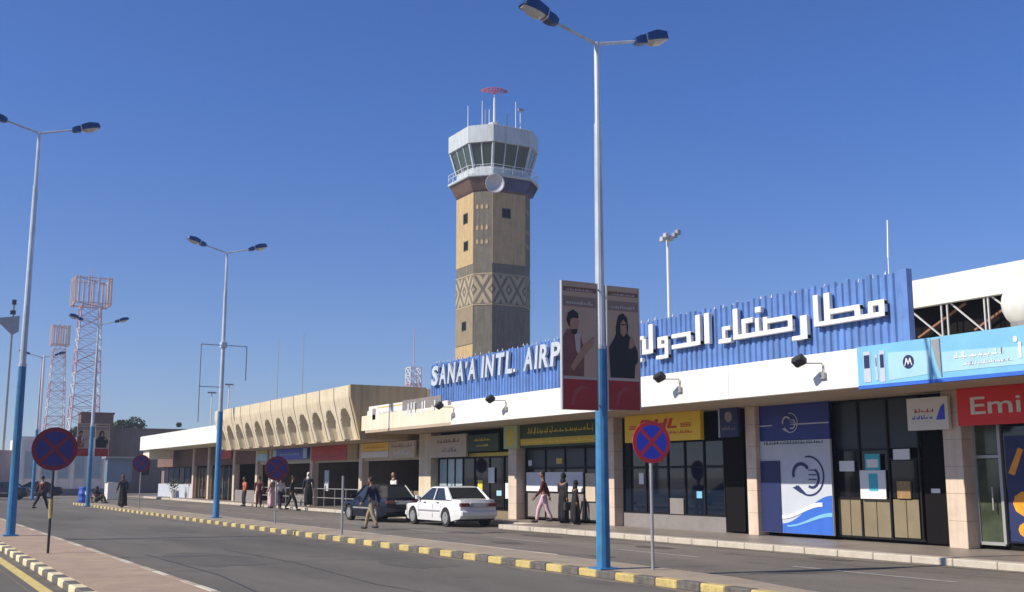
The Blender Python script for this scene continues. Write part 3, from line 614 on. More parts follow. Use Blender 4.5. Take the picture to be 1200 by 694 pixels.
AR = [  # joined arabic letter groups: rectangles (y_left, y_right, z0, z1), slightly proud of each other
 [(18.94,18.78,5.22,5.98),(18.60,18.41,5.30,5.98),(18.94,16.80,5.22,5.33),(18.41,17.50,5.46,5.58),(17.67,17.50,5.30,5.57),(17.27,16.80,5.48,5.60),(17.27,17.13,5.30,5.60),(16.97,16.80,5.22,5.58)],
 [(19.39,19.16,4.97,5.55),(19.69,19.16,4.97,5.08)],
 [(21.81,21.62,5.22,6.03),(21.81,19.65,5.22,5.34),(20.56,19.65,5.50,5.62),(19.81,19.65,5.30,5.60),(20.69,20.53,5.30,5.68),(20.98,20.83,5.30,5.69),(21.48,21.06,5.60,5.73),(21.49,21.33,5.30,5.73)],
 [(20.96,20.74,5.82,5.97)],
 [(22.25,21.92,5.51,5.62),(22.25,22.12,5.30,5.60),(22.40,21.90,5.18,5.30)],
 [(22.97,22.76,5.24,6.07)],
 [(23.34,23.14,5.24,6.07),(24.40,23.14,5.24,5.36),(24.40,23.55,5.54,5.66),(23.73,23.55,5.30,5.64)],
 [(25.05,24.56,5.54,5.65),(25.05,24.88,5.34,5.64),(24.72,24.56,5.02,5.64),(25.05,24.60,5.33,5.44),(25.13,24.56,5.02,5.13)],
 [(25.46,25.26,5.22,6.07),(25.78,25.26,5.22,5.35),(25.78,25.60,5.25,5.67),(26.02,25.70,5.66,5.77),(26.03,25.88,5.25,5.77)],
 [(26.15,26.02,5.02,5.13)], [(25.92,25.79,5.02,5.13)]]
for g in AR:
    mb = MB()
    for k, (a, b, z0, z1) in enumerate(g): mb.cbox(18.955+.0015*k, 19.075, b, a, z0, z1, .012)
    mb.build('arabic_letters', M['letter'], A)
# spotlights on bracket arms over the fascia
G = 'spotlights on the canopy fascia'
sp = thing('spotlight', 'black spotlight', 'spotlight', (18.4, 18.15, 3.9), G)
def w_(p): return (18.4+p[0], 18.15+p[1], 3.9+p[2])
MB().cbox(18.33, 18.398, 18.05, 18.2, 3.9, 4.05, .01).build('junction_box', M['grey_metal'], sp)
MB().tube(w_((-.03,-.02,.12)), w_((-.05,-.02,.36)), .014, n=6).tube(w_((-.05,-.02,.36)), w_((-.42,.18,.36)), .014, n=6).build('arm', M['grey_metal'], sp)
mb = MB(); c = Vector(w_((-.5,.24,.42))); 
hb = MB().cbox(-.11,.11,-.15,.15,-.08,.08,.025)
rot = Matrix.Rotation(math.radians(35), 3, 'Y')@Matrix.Rotation(math.radians(-25), 3, 'X')
mb.add([tuple(c+rot@Vector(v)) for v in hb.v], hb.f); mb.build('lamp_housing', M['dark_metal'], sp)
fb = MB().cbox(.11,.125,-.13,.13,-.07,.07,.005); MB().add([tuple(c+rot@Vector(v)) for v in fb.v], fb.f).build('lamp_glass', M['lens'], sp)
labs = ['black spotlight nearest the light blue phone advert', 'black spotlight just right of the pole posters', 'black spotlight under the word AIR of the airport sign', 'black spotlight at the left end of the white fascia']
for k, y in enumerate((18.15, 23.35, 32.85, 36.85)):
    o = sp if k == 0 else dup(sp); o.location = (18.4, y, 3.9+(.04 if k else 0)); o['label'] = labs[k]

# ================================================================ HALL ROOF behind, right
Hh = thing('hall_roof', 'white flat roof edge on open steel trusses rising behind the phone advert', 'building', (30, 15, 4.4))
box('roof_fascia', M['hallwhite'], Hh, 26.0, 26.2, -6, 26.5, 6.62, 7.43); box('roof', M['grey_metal'], Hh, 26.22, 58, -6, 26.5, 6.7, 7.2)
box('shade_backing', M['black'], Hh, 26.62, 26.7, -6, 26.5, 4.43, 6.69)  # black sheet close behind the posts stands in for shade under the roof
box('sill', M['hallwhite'], Hh, 25.9, 26.3, -6, 26.5, 5.2, 5.64)
for y in (26.4,24.0,22.3,21.05,20.85,19.62,19.5,18.2,17.0,13,9,5): MB().tube((26.1,y,5.645),(26.1,y,6.618),.032,n=4).build('truss_post', M['steel'], Hh)
for a, b in ((22.2,21.1),(20.75,19.7),(19.4,18.3),(18.1,17.1),(16.2,14),(13.2,11)): MB().tube((26.15,a,6.6),(26.15,b,5.67),.03,n=4).build('truss_diagonal', M['steel'], Hh)
for a, b in ((22.2,20.5),(20.25,18.6),(18.2,16.6),(16.2,14)): MB().tube((26.45,b,6.6),(26.45,a,5.8),.04,n=4).build('truss_diagonal', M['rust'], Hh)
t = thing('water_tank', 'round white tank on the roof at the right edge', 'water tank', (22, 15.35, 4.42))
MB().ell((22,15.35,5.55),(.62,.62,.62),18,12).build('tank', M['hallwhite'], t, smooth=True); MB().tube((22,15.35,4.42),(22,15.35,5.1),.35,.45,n=14).build('stand', M['grey_metal'], t)
# masts on the roof
t = thing('floodlight_mast', 'tall thin white mast with cluster of floodlights behind the blue sign', 'mast', (46.5, 60, 4))
MB().tube((46.5,60,4),(46.5,60,18.2),.14,.10,8).build('pole', M['white_m'], t)
MB().tube((45.9,60,18.0),(47.1,59.8,18.3),.06,n=6).build('crossarm', M['white_m'], t)
for k, (dx, dz) in enumerate(((-.6,-.15),(-.3,.15),(.1,.0),(.45,.25),(.75,.5))): MB().cbox(46.5+dx-.16,46.5+dx+.16,59.6,59.95,18.2+dz-.2,18.2+dz+.15,.04).build('floodlight', M['steel'] if k < 3 else M['grey_metal'], t)
t = thing('whip_antenna', 'thin white whip antenna rising above the right end of the blue sign', 'antenna', (68.5, 60, 7))
MB().tube((68.3,60,7),(68.5,60,19),.07,.06,6).tube((68.5,60,19),(68.66,60,22.1),.10,.07,6).build('rod', M['white_m'], t)

# ================================================================ CONTROL TOWER
W0, W1, V0, V1, E = 55.45, 62.75, 105.0, 112.3, 1.55
tcx, tcy = (W0+W1)/2, (V0+V1)/2
def octa(g, z, e=E):
    a, b, c, d = W0-g, W1+g, V0-g, V1+g; q = e+g*.586
    return [(a+q,c,z),(b-q,c,z),(b,c+q,z),(b,d-q,z),(b-q,d,z),(a+q,d,z),(a,d-q,z),(a,c+q,z)]
TW = thing('control_tower', 'tall octagonal control tower of grey and tan stone with glazed cab', 'control tower', (tcx, tcy, 0))
MB().loft([octa(0,0),octa(0,33.4)]).build('shaft', M['tow_grey'], TW)
def face_quad(k, z0, z1, u0=0., u1=1., g=.04):
    o = octa(g, 0); a = Vector(o[k]); b = Vector(o[(k+1)%8]); d = b-a
    p0 = a+d*u0; p1 = a+d*u1; n = Vector((d.y,-d.x,0)).normalized()
    q = [p0, p1, p1-n*(g+.3), p0-n*(g+.3)]
    return [[(p.x,p.y,z0) for p in q], [(p.x,p.y,z1) for p in q]]
# tan panels on the broad faces (0:-Y, 2:+X, 4:+Y, 6:-X)
for k in (0,2,4,6): MB().loft(face_quad(k, 25.2, 33.35, .0, 1.)).build('tan_cladding', M['tow_tan'], TW)
for k in (6,): MB().loft(face_quad(k, 14.2, 16.2)).build('pale_cladding', M['tow_tan'], TW)
MB().loft(face_quad(6, 16.3, 20.5)).build('pale_cladding', mat('tan_grey_tower_stone', (.25,.20,.125), .9, var=.12, scale=1.4, bump=.3, bscale=4), TW)
# patterned band: pale stones form diamonds and triangles
bz0, bz1 = 20.7, 23.9
def pat(k, cells):
    fs = MB(); o = octa(.0, 0); a = Vector(o[k]); b = Vector(o[(k+1)%8]); d = b-a; Ln = d.length; d.normalize(); n = Vector((d.y,-d.x,0)); H = bz1-bz0
    def prism(poly, t):
        q0 = [a+d*(p[0]*Ln)+n*t+Vector((0,0,bz0+p[1]*H)) for p in poly]; q1 = [p-n*(t+.2) for p in q0]
        m = len(poly); fs.add([tuple(p) for p in q0+q1], [tuple(range(m)), tuple(range(m,2*m))[::-1]]+[(i,(i+1)%m,m+(i+1)%m,m+i) for i in range(m)])
    cw = 1/cells
    prism([(0,0),(1,0),(1,1),(0,1)], .03)
    fs.build('patterned_band', M['tow_pale'], TW); fs.v = []; fs.f = []
    for i in range(cells):
        x0 = i*cw; x1 = x0+cw; xm = (x0+x1)/2; q = .16*cw
        prism([(x0,.02),(x0+q,.02),(xm+q*.5,.5),(xm-q*.5,.5)], .05); prism([(x1-q,.02),(x1,.02),(xm+q*.5,.5),(xm-q*.5,.5)], .055)
        prism([(x0,.98),(x0+q,.98),(xm+q*.5,.5),(xm-q*.5,.5)], .06); prism([(x1-q,.98),(x1,.98),(xm+q*.5,.5),(xm-q*.5,.5)], .065)
        for xx, sg in ((x0,1),(x1,-1)):
            prism([(xx,.30),(xx+sg*.22*cw,.5),(xx+sg*.11*cw,.5),(xx,.40)], .05); prism([(xx,.70),(xx+sg*.22*cw,.5),(xx+sg*.11*cw,.5),(xx,.60)], .055)
        for a_, b_ in ((0,.16),(1,.84)): prism([(xm-.12*cw,a_),(xm+.12*cw,a_),(xm,b_)], .05)
    fs.build('dark_motif', M['tow_grey'], TW)
for k in (0,2,4,6): pat(k, 2)
for k in (1,3,5,7): pat(k, 1)
for z in (20.5, 23.95): MB().loft([octa(.05,z),octa(.05,z+.14)]).build('string_course', M['tow_pale'], TW)
for zc in (31.6, 29.2, 27.6):   # pale arrow stones on the chamfer faces
    for k in (7,1):
        o = octa(.0,0); a = Vector(o[k]); b = Vector(o[(k+1)%8]); d = (b-a).normalized(); n = Vector((d.y,-d.x,0)); mb = MB()
        for i in range(3):
            p = a+d*(.45+.55*i)+n*.04; q = [(p+d*(-.14))+Vector((0,0,zc-.2)), (p+d*.14)+Vector((0,0,zc-.2)), p+d*.14+Vector((0,0,zc+.15)), p+Vector((0,0,zc+.38)), p+d*(-.14)+Vector((0,0,zc+.15))]
            r = [v-n*.15 for v in q]; mb.add([tuple(v) for v in q+r], [(0,1,2,3,4),(9,8,7,6,5)]+[(i_,(i_+1)%5,5+(i_+1)%5,5+i_) for i_ in range(5)])
        mb.build('pale_stones', M['tow_tan'], TW)
def twin(k, u, z, ww, hh):
    o = octa(.0,0); a = Vector(o[k]); b = Vector(o[(k+1)%8]); d = (b-a).normalized(); n = Vector((d.y,-d.x,0)); p = a+(b-a)*u
    def slab(w2, h2, t0, t1):
        q = [p+d*sx*w2+Vector((0,0,z+sz*h2))+n*t for t in (t1,t0) for sx, sz in ((-1,-1),(1,-1),(1,1),(-1,1))]
        return MB().add([tuple(v) for v in q], [(0,1,2,3),(7,6,5,4),(0,4,5,1),(1,5,6,2),(2,6,7,3),(3,7,4,0)])
    f = slab(ww/2+.10, hh/2+.10, -.1, .05).build('window', M['tow_grey'], TW)
    slab(ww/2, hh/2, -.05, .056).build('pane', M['black'], f)
    for sx in (0,):
        q = slab(.04, hh/2, .0, .062); q.build('frame', M['frame'], f)
twin(6, .55, 30.7, 1.0, 1.1); twin(6, .58, 27.5, 1.0, 1.0); twin(6, .5, 18.4, 1.0, .95); twin(0, .42, 31.0, 1.0, 1.0)
# gallery cone, slab, railing, cab
MB().loft([octa(0,33.41), octa(.15,33.6), octa(.80,34.9)]).build('gallery_cone', M['tow_brown'], TW)
for k in (0,1): 
    o1 = octa(.17,33.6); o2 = octa(.82,34.88)
    mb = MB().add([o1[k],o1[k+1],o2[k+1],o2[k]]+[(p[0]+ .3,p[1]+.3,p[2]) for p in (o1[k],o1[k+1],o2[k+1],o2[k])], [(0,1,2,3),(4,5,6,7),(0,4,5,1),(3,2,6,7),(0,3,7,4),(1,5,6,2)]); mb.build('blue_soffit_panel', M['tow_blue'], TW)
MB().loft([octa(.95,34.92), octa(1.0,35.0), octa(1.0,35.2)]).build('gallery_slab', M['cab'], TW)
ra = octa(.93, 35.36)
for z in (.45,.9):
    for k in range(8): MB().tube((ra[k][0],ra[k][1],35.36+z),(ra[(k+1)%8][0],ra[(k+1)%8][1],35.36+z),.03,n=5).build('railing', M['white_m'], TW)
for k in range(8):
    a = Vector(ra[k]); b = Vector(ra[(k+1)%8]); n = max(2, int((b-a).length/1.1))
    for i in range(n): p = a+(b-a)*(i/n); MB().tube(p, p+Vector((0,0,.9)), .028, n=5).build('railing_post', M['white_m'], TW)
MB().loft([octa(.05,35.21), octa(.05,36.3)]).build('cab_sill', M['cab'], TW)
c0 = octa(.0,36.3); c1 = octa(.72,38.85)
MB().loft([octa(-.1,38.87), octa(-2.6,38.88)]).build('cab_ceiling', M['tow_grey'], TW)
for k in range(8):
    a0, b0, a1, b1 = Vector(c0[k]), Vector(c0[(k+1)%8]), Vector(c1[k]), Vector(c1[(k+1)%8]); n = 3 if k % 2 == 0 else 2
    for i in range(n):
        u0, u1 = i/n, (i+1)/n; q = [a0.lerp(b0,u0),a0.lerp(b0,u1),a1.lerp(b1,u1),a1.lerp(b1,u0)]; cc = Vector((tcx,tcy,37)); r = [p+(Vector((cc.x,cc.y,p.z))-p).normalized()*.04 for p in q]
        MB().add([tuple(p) for p in q+r], [(0,1,2,3),(7,6,5,4),(0,4,5,1),(1,5,6,2),(2,6,7,3),(3,7,4,0)]).build('pane', M['cab_glass'], TW)
        MB().tube(q[0], q[3], .09 if i else .17, n=4).build('mullion', M['cab'], TW)
MB().loft([octa(.75,38.86), octa(.95,38.9), octa(.95,40.85), octa(.6,41.0), octa(-1.5,41.15)]).build('cab_roof', M['cab'], TW)
# dish
dc = Vector((W0+1.95, V0+.3, 34.15)); dd = Vector((-.42,-.90,-.12)).normalized(); a_ = dd.orthogonal().normalized(); b_ = dd.cross(a_); rings = []
for r_, t_ in ((.05,-.2),(.55,-.12),(.93,.02),(1.1,.14)): rings.append([tuple(dc+dd*(1.35+t_)+a_*(r_*math.cos(i*math.pi/9))+b_*(r_*math.sin(i*math.pi/9))) for i in range(18)])
for r_, t_ in ((1.1,.10),(.5,-.2),(.05,-.28)): rings.append([tuple(dc+dd*(1.35+t_)+a_*(r_*math.cos(i*math.pi/9))+b_*(r_*math.sin(i*math.pi/9))) for i in range(18)])
dsh = MB().loft(rings).build('dish', M['steel'], TW, smooth=True); MB().tube(dc+dd*.2, dc+dd*1.15, .09, n=6).build('bracket', M['grey_metal'], dsh)
# roof antennas and radar
MB().tube((tcx-1.3,tcy-2.6,41.1),(tcx-1.3,tcy-2.6,41.6),.75,.75,10).build('radar_base', M['cab'], TW)
MB().tube((tcx-1.3,tcy-2.6,41.6),(tcx-1.3,tcy-2.6,45.2),.16,.10,8).build('radar_mast', M['white_m'], TW)
rr = MB(); u = Vector((.92,-.38,0)); nrm = Vector((.38,.92,0)); rc = Vector((tcx-1.3,tcy-2.6,45.55))
rings = []
for s_ in [-1,-.8,-.5,-.2,0,.2,.5,.8,1]:
    h_ = .30*math.sqrt(max(.04,1-s_*s_)); p = rc+u*(1.5*s_)+nrm*(-.35*(1-s_*s_)); rings.append([tuple(p+Vector((0,0,h_))+nrm*.1), tuple(p+Vector((0,0,-h_))+nrm*.1), tuple(p+Vector((0,0,-h_))-nrm*.04), tuple(p+Vector((0,0,h_))-nrm*.04)])
for a_r, b_r in zip(rings[:-1], rings[1:]):
    for q in (0, 1): rr.tube(a_r[q], b_r[q], .055, n=5)
    rr.tube(tuple((Vector(a_r[0])+Vector(a_r[1]))/2), tuple((Vector(b_r[0])+Vector(b_r[1]))/2), .05, n=5); rr.tube(b_r[0], b_r[1], .05, n=5); rr.tube(a_r[0], b_r[1], .035, n=5)
rr.build('radar_antenna', M['radar'], TW); MB().tube(tuple(rc+nrm*-.25), tuple(rc-Vector((0,0,.35))), .1, .14, 6).build('radar_hub', M['radar'], TW)
for (dx, dy, h_) in ((-2.6,1.5,3.8),(-1.9,-1.5,2.6),(-1.4,.2,4.2),(-.9,-.6,3.0),(.2,-2.9,2.0),(2.0,-2.8,2.9),(2.3,-1.2,4.3),(1.2,1.2,2.5)):
    MB().tube((tcx+dx,tcy+dy,41.0),(tcx+dx,tcy+dy,41.0+h_),.07,.045,5).build('rod_antenna', M['white_m'] if h_ > 2.7 else M['grey_metal'], TW)
MB().box(tcx+1.7,tcx+2.4,tcy-2.95,tcy-2.75,43.6,43.9).build('small_antenna', M['grey_metal'], TW)

# ================================================================ STREET LAMPS
GL = 'twin arm street lamps along the roads'
def street_lamp(x, y, ztop, zb, label, head=1.65, lean=0):
    t = thing('street_lamp', label, 'street lamp', (x, y, .13), GL)
    MB().cbox(x-.2,x+.2,y-.2,y+.2,.1,.16,.01).build('base_plate', M['pole_b'], t)
    MB().tube((x,y,.14),(x,y,zb),.125,.105,12).build('lower_pole', M['pole_b'], t, smooth=False)
    MB().tube((x,y,zb),(x,y,ztop-1.6),.088,.07,12).tube((x,y,zb-.02),(x,y,zb+.06),.112,.112,12).build('upper_pole', M['pole_w'], t)
    MB().tube((x,y,ztop-1.6),(x,y,ztop),.055,.05,10).build('top_pole', M['pole_w'], t)
    for s_ in (-1,1):
        a = MB().tube((x,y,ztop-.03),(x+s_*.92,y,ztop+.21),.034,.028,8).build('arm', M['pole_w'], t)
        d = Vector((s_*.965,0,.26)).normalized(); up = Vector((-s_*.26,0,.965)).normalized(); sd_ = Vector((0,1,0)); p = Vector((x+s_*.88,y,ztop+.20))
        def ring(l, wd, h0, h1): 
            return [tuple(p+d*l+sd_*(wd*c)+up*(h0 if q < 0 else h1)) for c, q in ((-1,-1),(1,-1),(1,.2),(.6,1),(-.6,1),(-1,.2))]
        hd = MB().loft([ring(0,.07,-.05,.06), ring(.1,.10,-.07,.09), ring(.24,.105,-.07,.10)]).loft([ring(.27,.13,-.02,.12), ring(.5,.155,-.02,.16), ring(.75,.13,-.02,.12), ring(.80,.08,-.02,.06)]).build('lamp_head', M['lamp_b'], t)
        MB().loft([ring(.242,.102,-.06,.095), ring(.268,.102,-.06,.095)]).build('collar', M['white_m'], hd)
        rg = []
        for l, wd, h in ((.29,.09,.02),(.4,.125,.10),(.58,.125,.10),(.76,.08,.03)):
            rg.append([tuple(p+d*l+sd_*(wd*math.cos(math.pi*i/6))-up*(.021+h*math.sin(math.pi*i/6))) for i in range(7)])
        MB().loft(rg).build('lamp_glass', M['lens'], hd)
    return t
street_lamp(3.22, 33.59, 11.63, 4.8, 'tall blue and white twin arm lamp on the left pink median')
street_lamp(11.7, 44.47, 10.88, 4.35, 'twin arm lamp with an empty frame standing on the striped median')
street_lamp(11.09, 16.33, 9.80, 4.0, 'nearest twin arm lamp carrying the pair of posters on its pole')
street_lamp(10.25, 66.5, 10.45, 4.6, 'far twin arm lamp carrying red posters in front of lattice tower')
street_lamp(9.95, 90.0, 10.75, 5.3, 'farthest twin arm lamp seen beside the small lattice tower')
# frame on lamp two
t = thing('banner_frame', 'empty thin steel banner frame mounted across the second street lamp', 'frame', (11.7, 44.3, 5))
for (a, b) in (((10.78,7.0),(12.63,7.0)),((10.78,7.0),(10.78,3.9)),((12.63,7.0),(12.63,5.6)),((10.78,5.3),(11.6,5.3))):
    MB().tube((a[0],44.32,a[1]),(b[0],44.32,b[1]),.022,n=4).build('bar', M['grey_metal'], t)
MB().cbox(11.58,11.82,44.30,44.6,6.9,7.15,.02).build('clamp', M['pole_w'], t)
# ---------------------------------------------------------------- posters
def poster(x0, x1, Y, z0, z1, woman, label):
    t = thing('pole_poster', label, 'poster', ((x0+x1)/2, Y, z0)); w_ = x1-x0; h_ = z1-z0
    box('board', M['poster'], t, x0, x1, Y, Y+.04, z0, z1)
    def pr(name, m, pts, lay): return MB().prism([(x0+u*w_, z0+v*h_) for u, v in pts], 'Y', Y-.003*lay, Y+.001).build(name, m, t)
    pr('red_panel', M['poster_r'], [(0.01,0.005),(.99,.005),(.99,.235),(0.01,.235)], 1)
    pr('white_rule', M['p_pale'], [(.02,.237),(.98,.237),(.98,.255),(.02,.255)], 1)
    pr('top_band', M['poster_br'], [(.02,.92),(.98,.92),(.98,.955),(.02,.955)], 1); pr('title_band', mat('poster_dusky', (.27,.18,.14), .6), [(.02,.80),(.98,.80),(.98,.88),(.02,.88)], 1)
    lr = random.Random(9 if woman else 4); lm = MB()
    for v0, hh, n in ((.925,.018,16),(.82,.03,11),(.10,.02,0)):
        for i in range(n):
            u0 = .12+.76*i/n+lr.uniform(0,.01); lm.box(x0+u0*w_, x0+(u0+.76/n*lr.uniform(.5,.85))*w_, Y-.006, Y-.002, z0+v0*h_, z0+(v0+hh*lr.uniform(.35,1))*h_)
    lm.build('printed_lettering', M['p_pale'], t, kind='stuff')
    sw = [(.2,.03),(.3,.14),(.5,.19),(.8,.17),(.55,.16),(.4,.12),(.32,.04)]; pr('swoosh', M['poster_r2'], sw, 2)
    if not woman:
        pr('printed_shirt', M['p_shirt'], [(.0,.26),(.0,.55),(.12,.62),(.35,.625),(.52,.56),(.62,.47),(.60,.26)], 2)
        pr('printed_collar', M['p_pale'], [(.33,.60),(.38,.46),(.50,.40),(.50,.58),(.42,.62)], 3)
        pr('printed_face', M['p_skin'], [(.20,.67),(.22,.72),(.42,.74),(.46,.68),(.42,.63),(.36,.60),(.26,.61)], 4)
        pr('printed_hair', M['p_black'], [(.12,.69),(.16,.75),(.30,.775),(.44,.75),(.45,.71),(.30,.71),(.22,.70),(.19,.64)], 5)
        pr('printed_beard', M['p_black'], [(.25,.62),(.42,.625),(.41,.595),(.34,.58),(.27,.59)], 5)
        pr('printed_arm', M['p_skin'], [(.22,.33),(.3,.30),(.62,.42),(.86,.50),(.92,.54),(.80,.53),(.94,.565),(.88,.57),(.70,.52),(.58,.50)], 4)
    else:
        pr('printed_robe', M['p_black'], [(.08,.26),(.04,.50),(.22,.58),(.30,.64),(.62,.62),(.82,.56),(.95,.48),(.96,.40),(.86,.36),(.84,.26)], 2)
        pr('printed_headscarf', M['p_black'], [(.28,.58),(.26,.66),(.34,.76),(.48,.785),(.62,.75),(.66,.67),(.60,.58)], 3)
        pr('printed_face', M['p_skin'], [(.40,.62),(.40,.70),(.50,.73),(.59,.70),(.60,.63),(.50,.59)], 4)
        pr('printed_eyes', M['p_black'], [(.41,.685),(.58,.685),(.58,.695),(.41,.695)], 5)
        pr('printed_hand', M['p_skin'], [(.66,.50),(.70,.58),(.78,.60),(.86,.56),(.84,.52),(.74,.50)], 4)
    for z in (z0+.1, z1-.1): MB().tube((x0 if woman else x1, Y+.02, z), ((x0-.12) if woman else (x1+.12), Y+.1, z), .015, n=5).build('bracket', M['grey_metal'], t)
    for a, b in ((x0-.02,x0),(x1,x1+.02)): box('frame_rail', M['steel'], t, a, b, Y-.01, Y+.05, z0, z1)
    return t
poster(10.20, 10.93, 16.2, 2.87, 5.15, False, 'poster of a man pointing at his palm, left of the nearest lamp pole')
poster(11.17, 11.86, 16.22, 2.89, 5.14, True, 'poster of a woman in black robe, right of the nearest lamp pole')
poster(9.45, 10.08, 66.3, 2.9, 4.75, False, 'small dark red poster on left side of the far lamp pole')
poster(10.42, 11.15, 66.3, 2.9, 4.75, True, 'small dark poster on right side of the far lamp pole')

# ================================================================ NO STOPPING SIGNS
GS = 'round no stopping signs'
def nosign(x, y, zc, r, label, dim=False, band=False, zb=.13):
    t = thing('no_stopping_sign', label, 'traffic sign', (x, y, zb), GS)
    MB().tube((x,y,zb),(x,y,zc+r*.6),.028,.028,10).build('post', M['grey_metal'] if not band else M['dark_metal'], t)
    n = Vector((-.15,-1,0)).normalized(); sx = Vector((1,-.15,0)).normalized(); up = Vector((0,0,1)); c = Vector((x,y,zc))+n*.045
    fr, fb = (M['signr2'], M['signb2']) if dim else (M['signr'], M['signb'])
    def disc(r0, t0, t1, m, name, par=t): 
        q = [[tuple(c+n*tt+sx*(r0*math.cos(i*math.pi/18))+up*(r0*math.sin(i*math.pi/18))) for i in range(36)] for tt in (t0,t1)]; return MB().loft(q).build(name, m, par)
    f = disc(r, -.012, .0, fr, 'disc')
    if dim: disc(r*1.0, -.018, -.0125, M['grey_metal'], 'disc_back')
    disc(r*.80, .0, .004, fb, 'blue_field')
    mb = MB()
    for s_ in (-1,1):
        d = (sx*s_+up).normalized(); e = n.cross(d)
        q = [c+d*(k*r*.82)+e*(j*r*.085)+n*(.004 if s_ < 0 else .0045) for k, j in ((-1,-1),(1,-1),(1,1),(-1,1))]; mb.add([tuple(v) for v in q]+[tuple(v+n*.004) for v in q], [(3,2,1,0),(4,5,6,7),(0,1,5,4),(1,2,6,5),(2,3,7,6),(3,0,4,7)])
    mb.build('red_cross', fr, t)
    if band: MB().tube((x,y,.85),(x,y,1.25),.045,.045,10).build('yellow_sleeve', M['k_yel'], t)
    return t
nosign(3.2, 25.52, 2.31, .46, 'dark round no stopping sign with yellow sleeve on the left median', True, True)
nosign(11.74, 15.77, 2.32, .37, 'bright round no stopping sign on striped median in front of the yellow courier sign')
nosign(12.0, 37.8, 2.02, .42, 'purple round no stopping sign in front of the blue shop sign', True)
nosign(11.5, 58.6, 2.42, .44, 'small far no stopping sign in front of the distant white fascia', True)
t = thing('bare_post', 'bare thin grey post without sign standing on the striped median', 'post', (11.35, 29.68, .13)); MB().tube((11.35,29.68,.13),(11.35,29.68,1.75),.035,.035,8).build('post', M['grey_metal'], t)

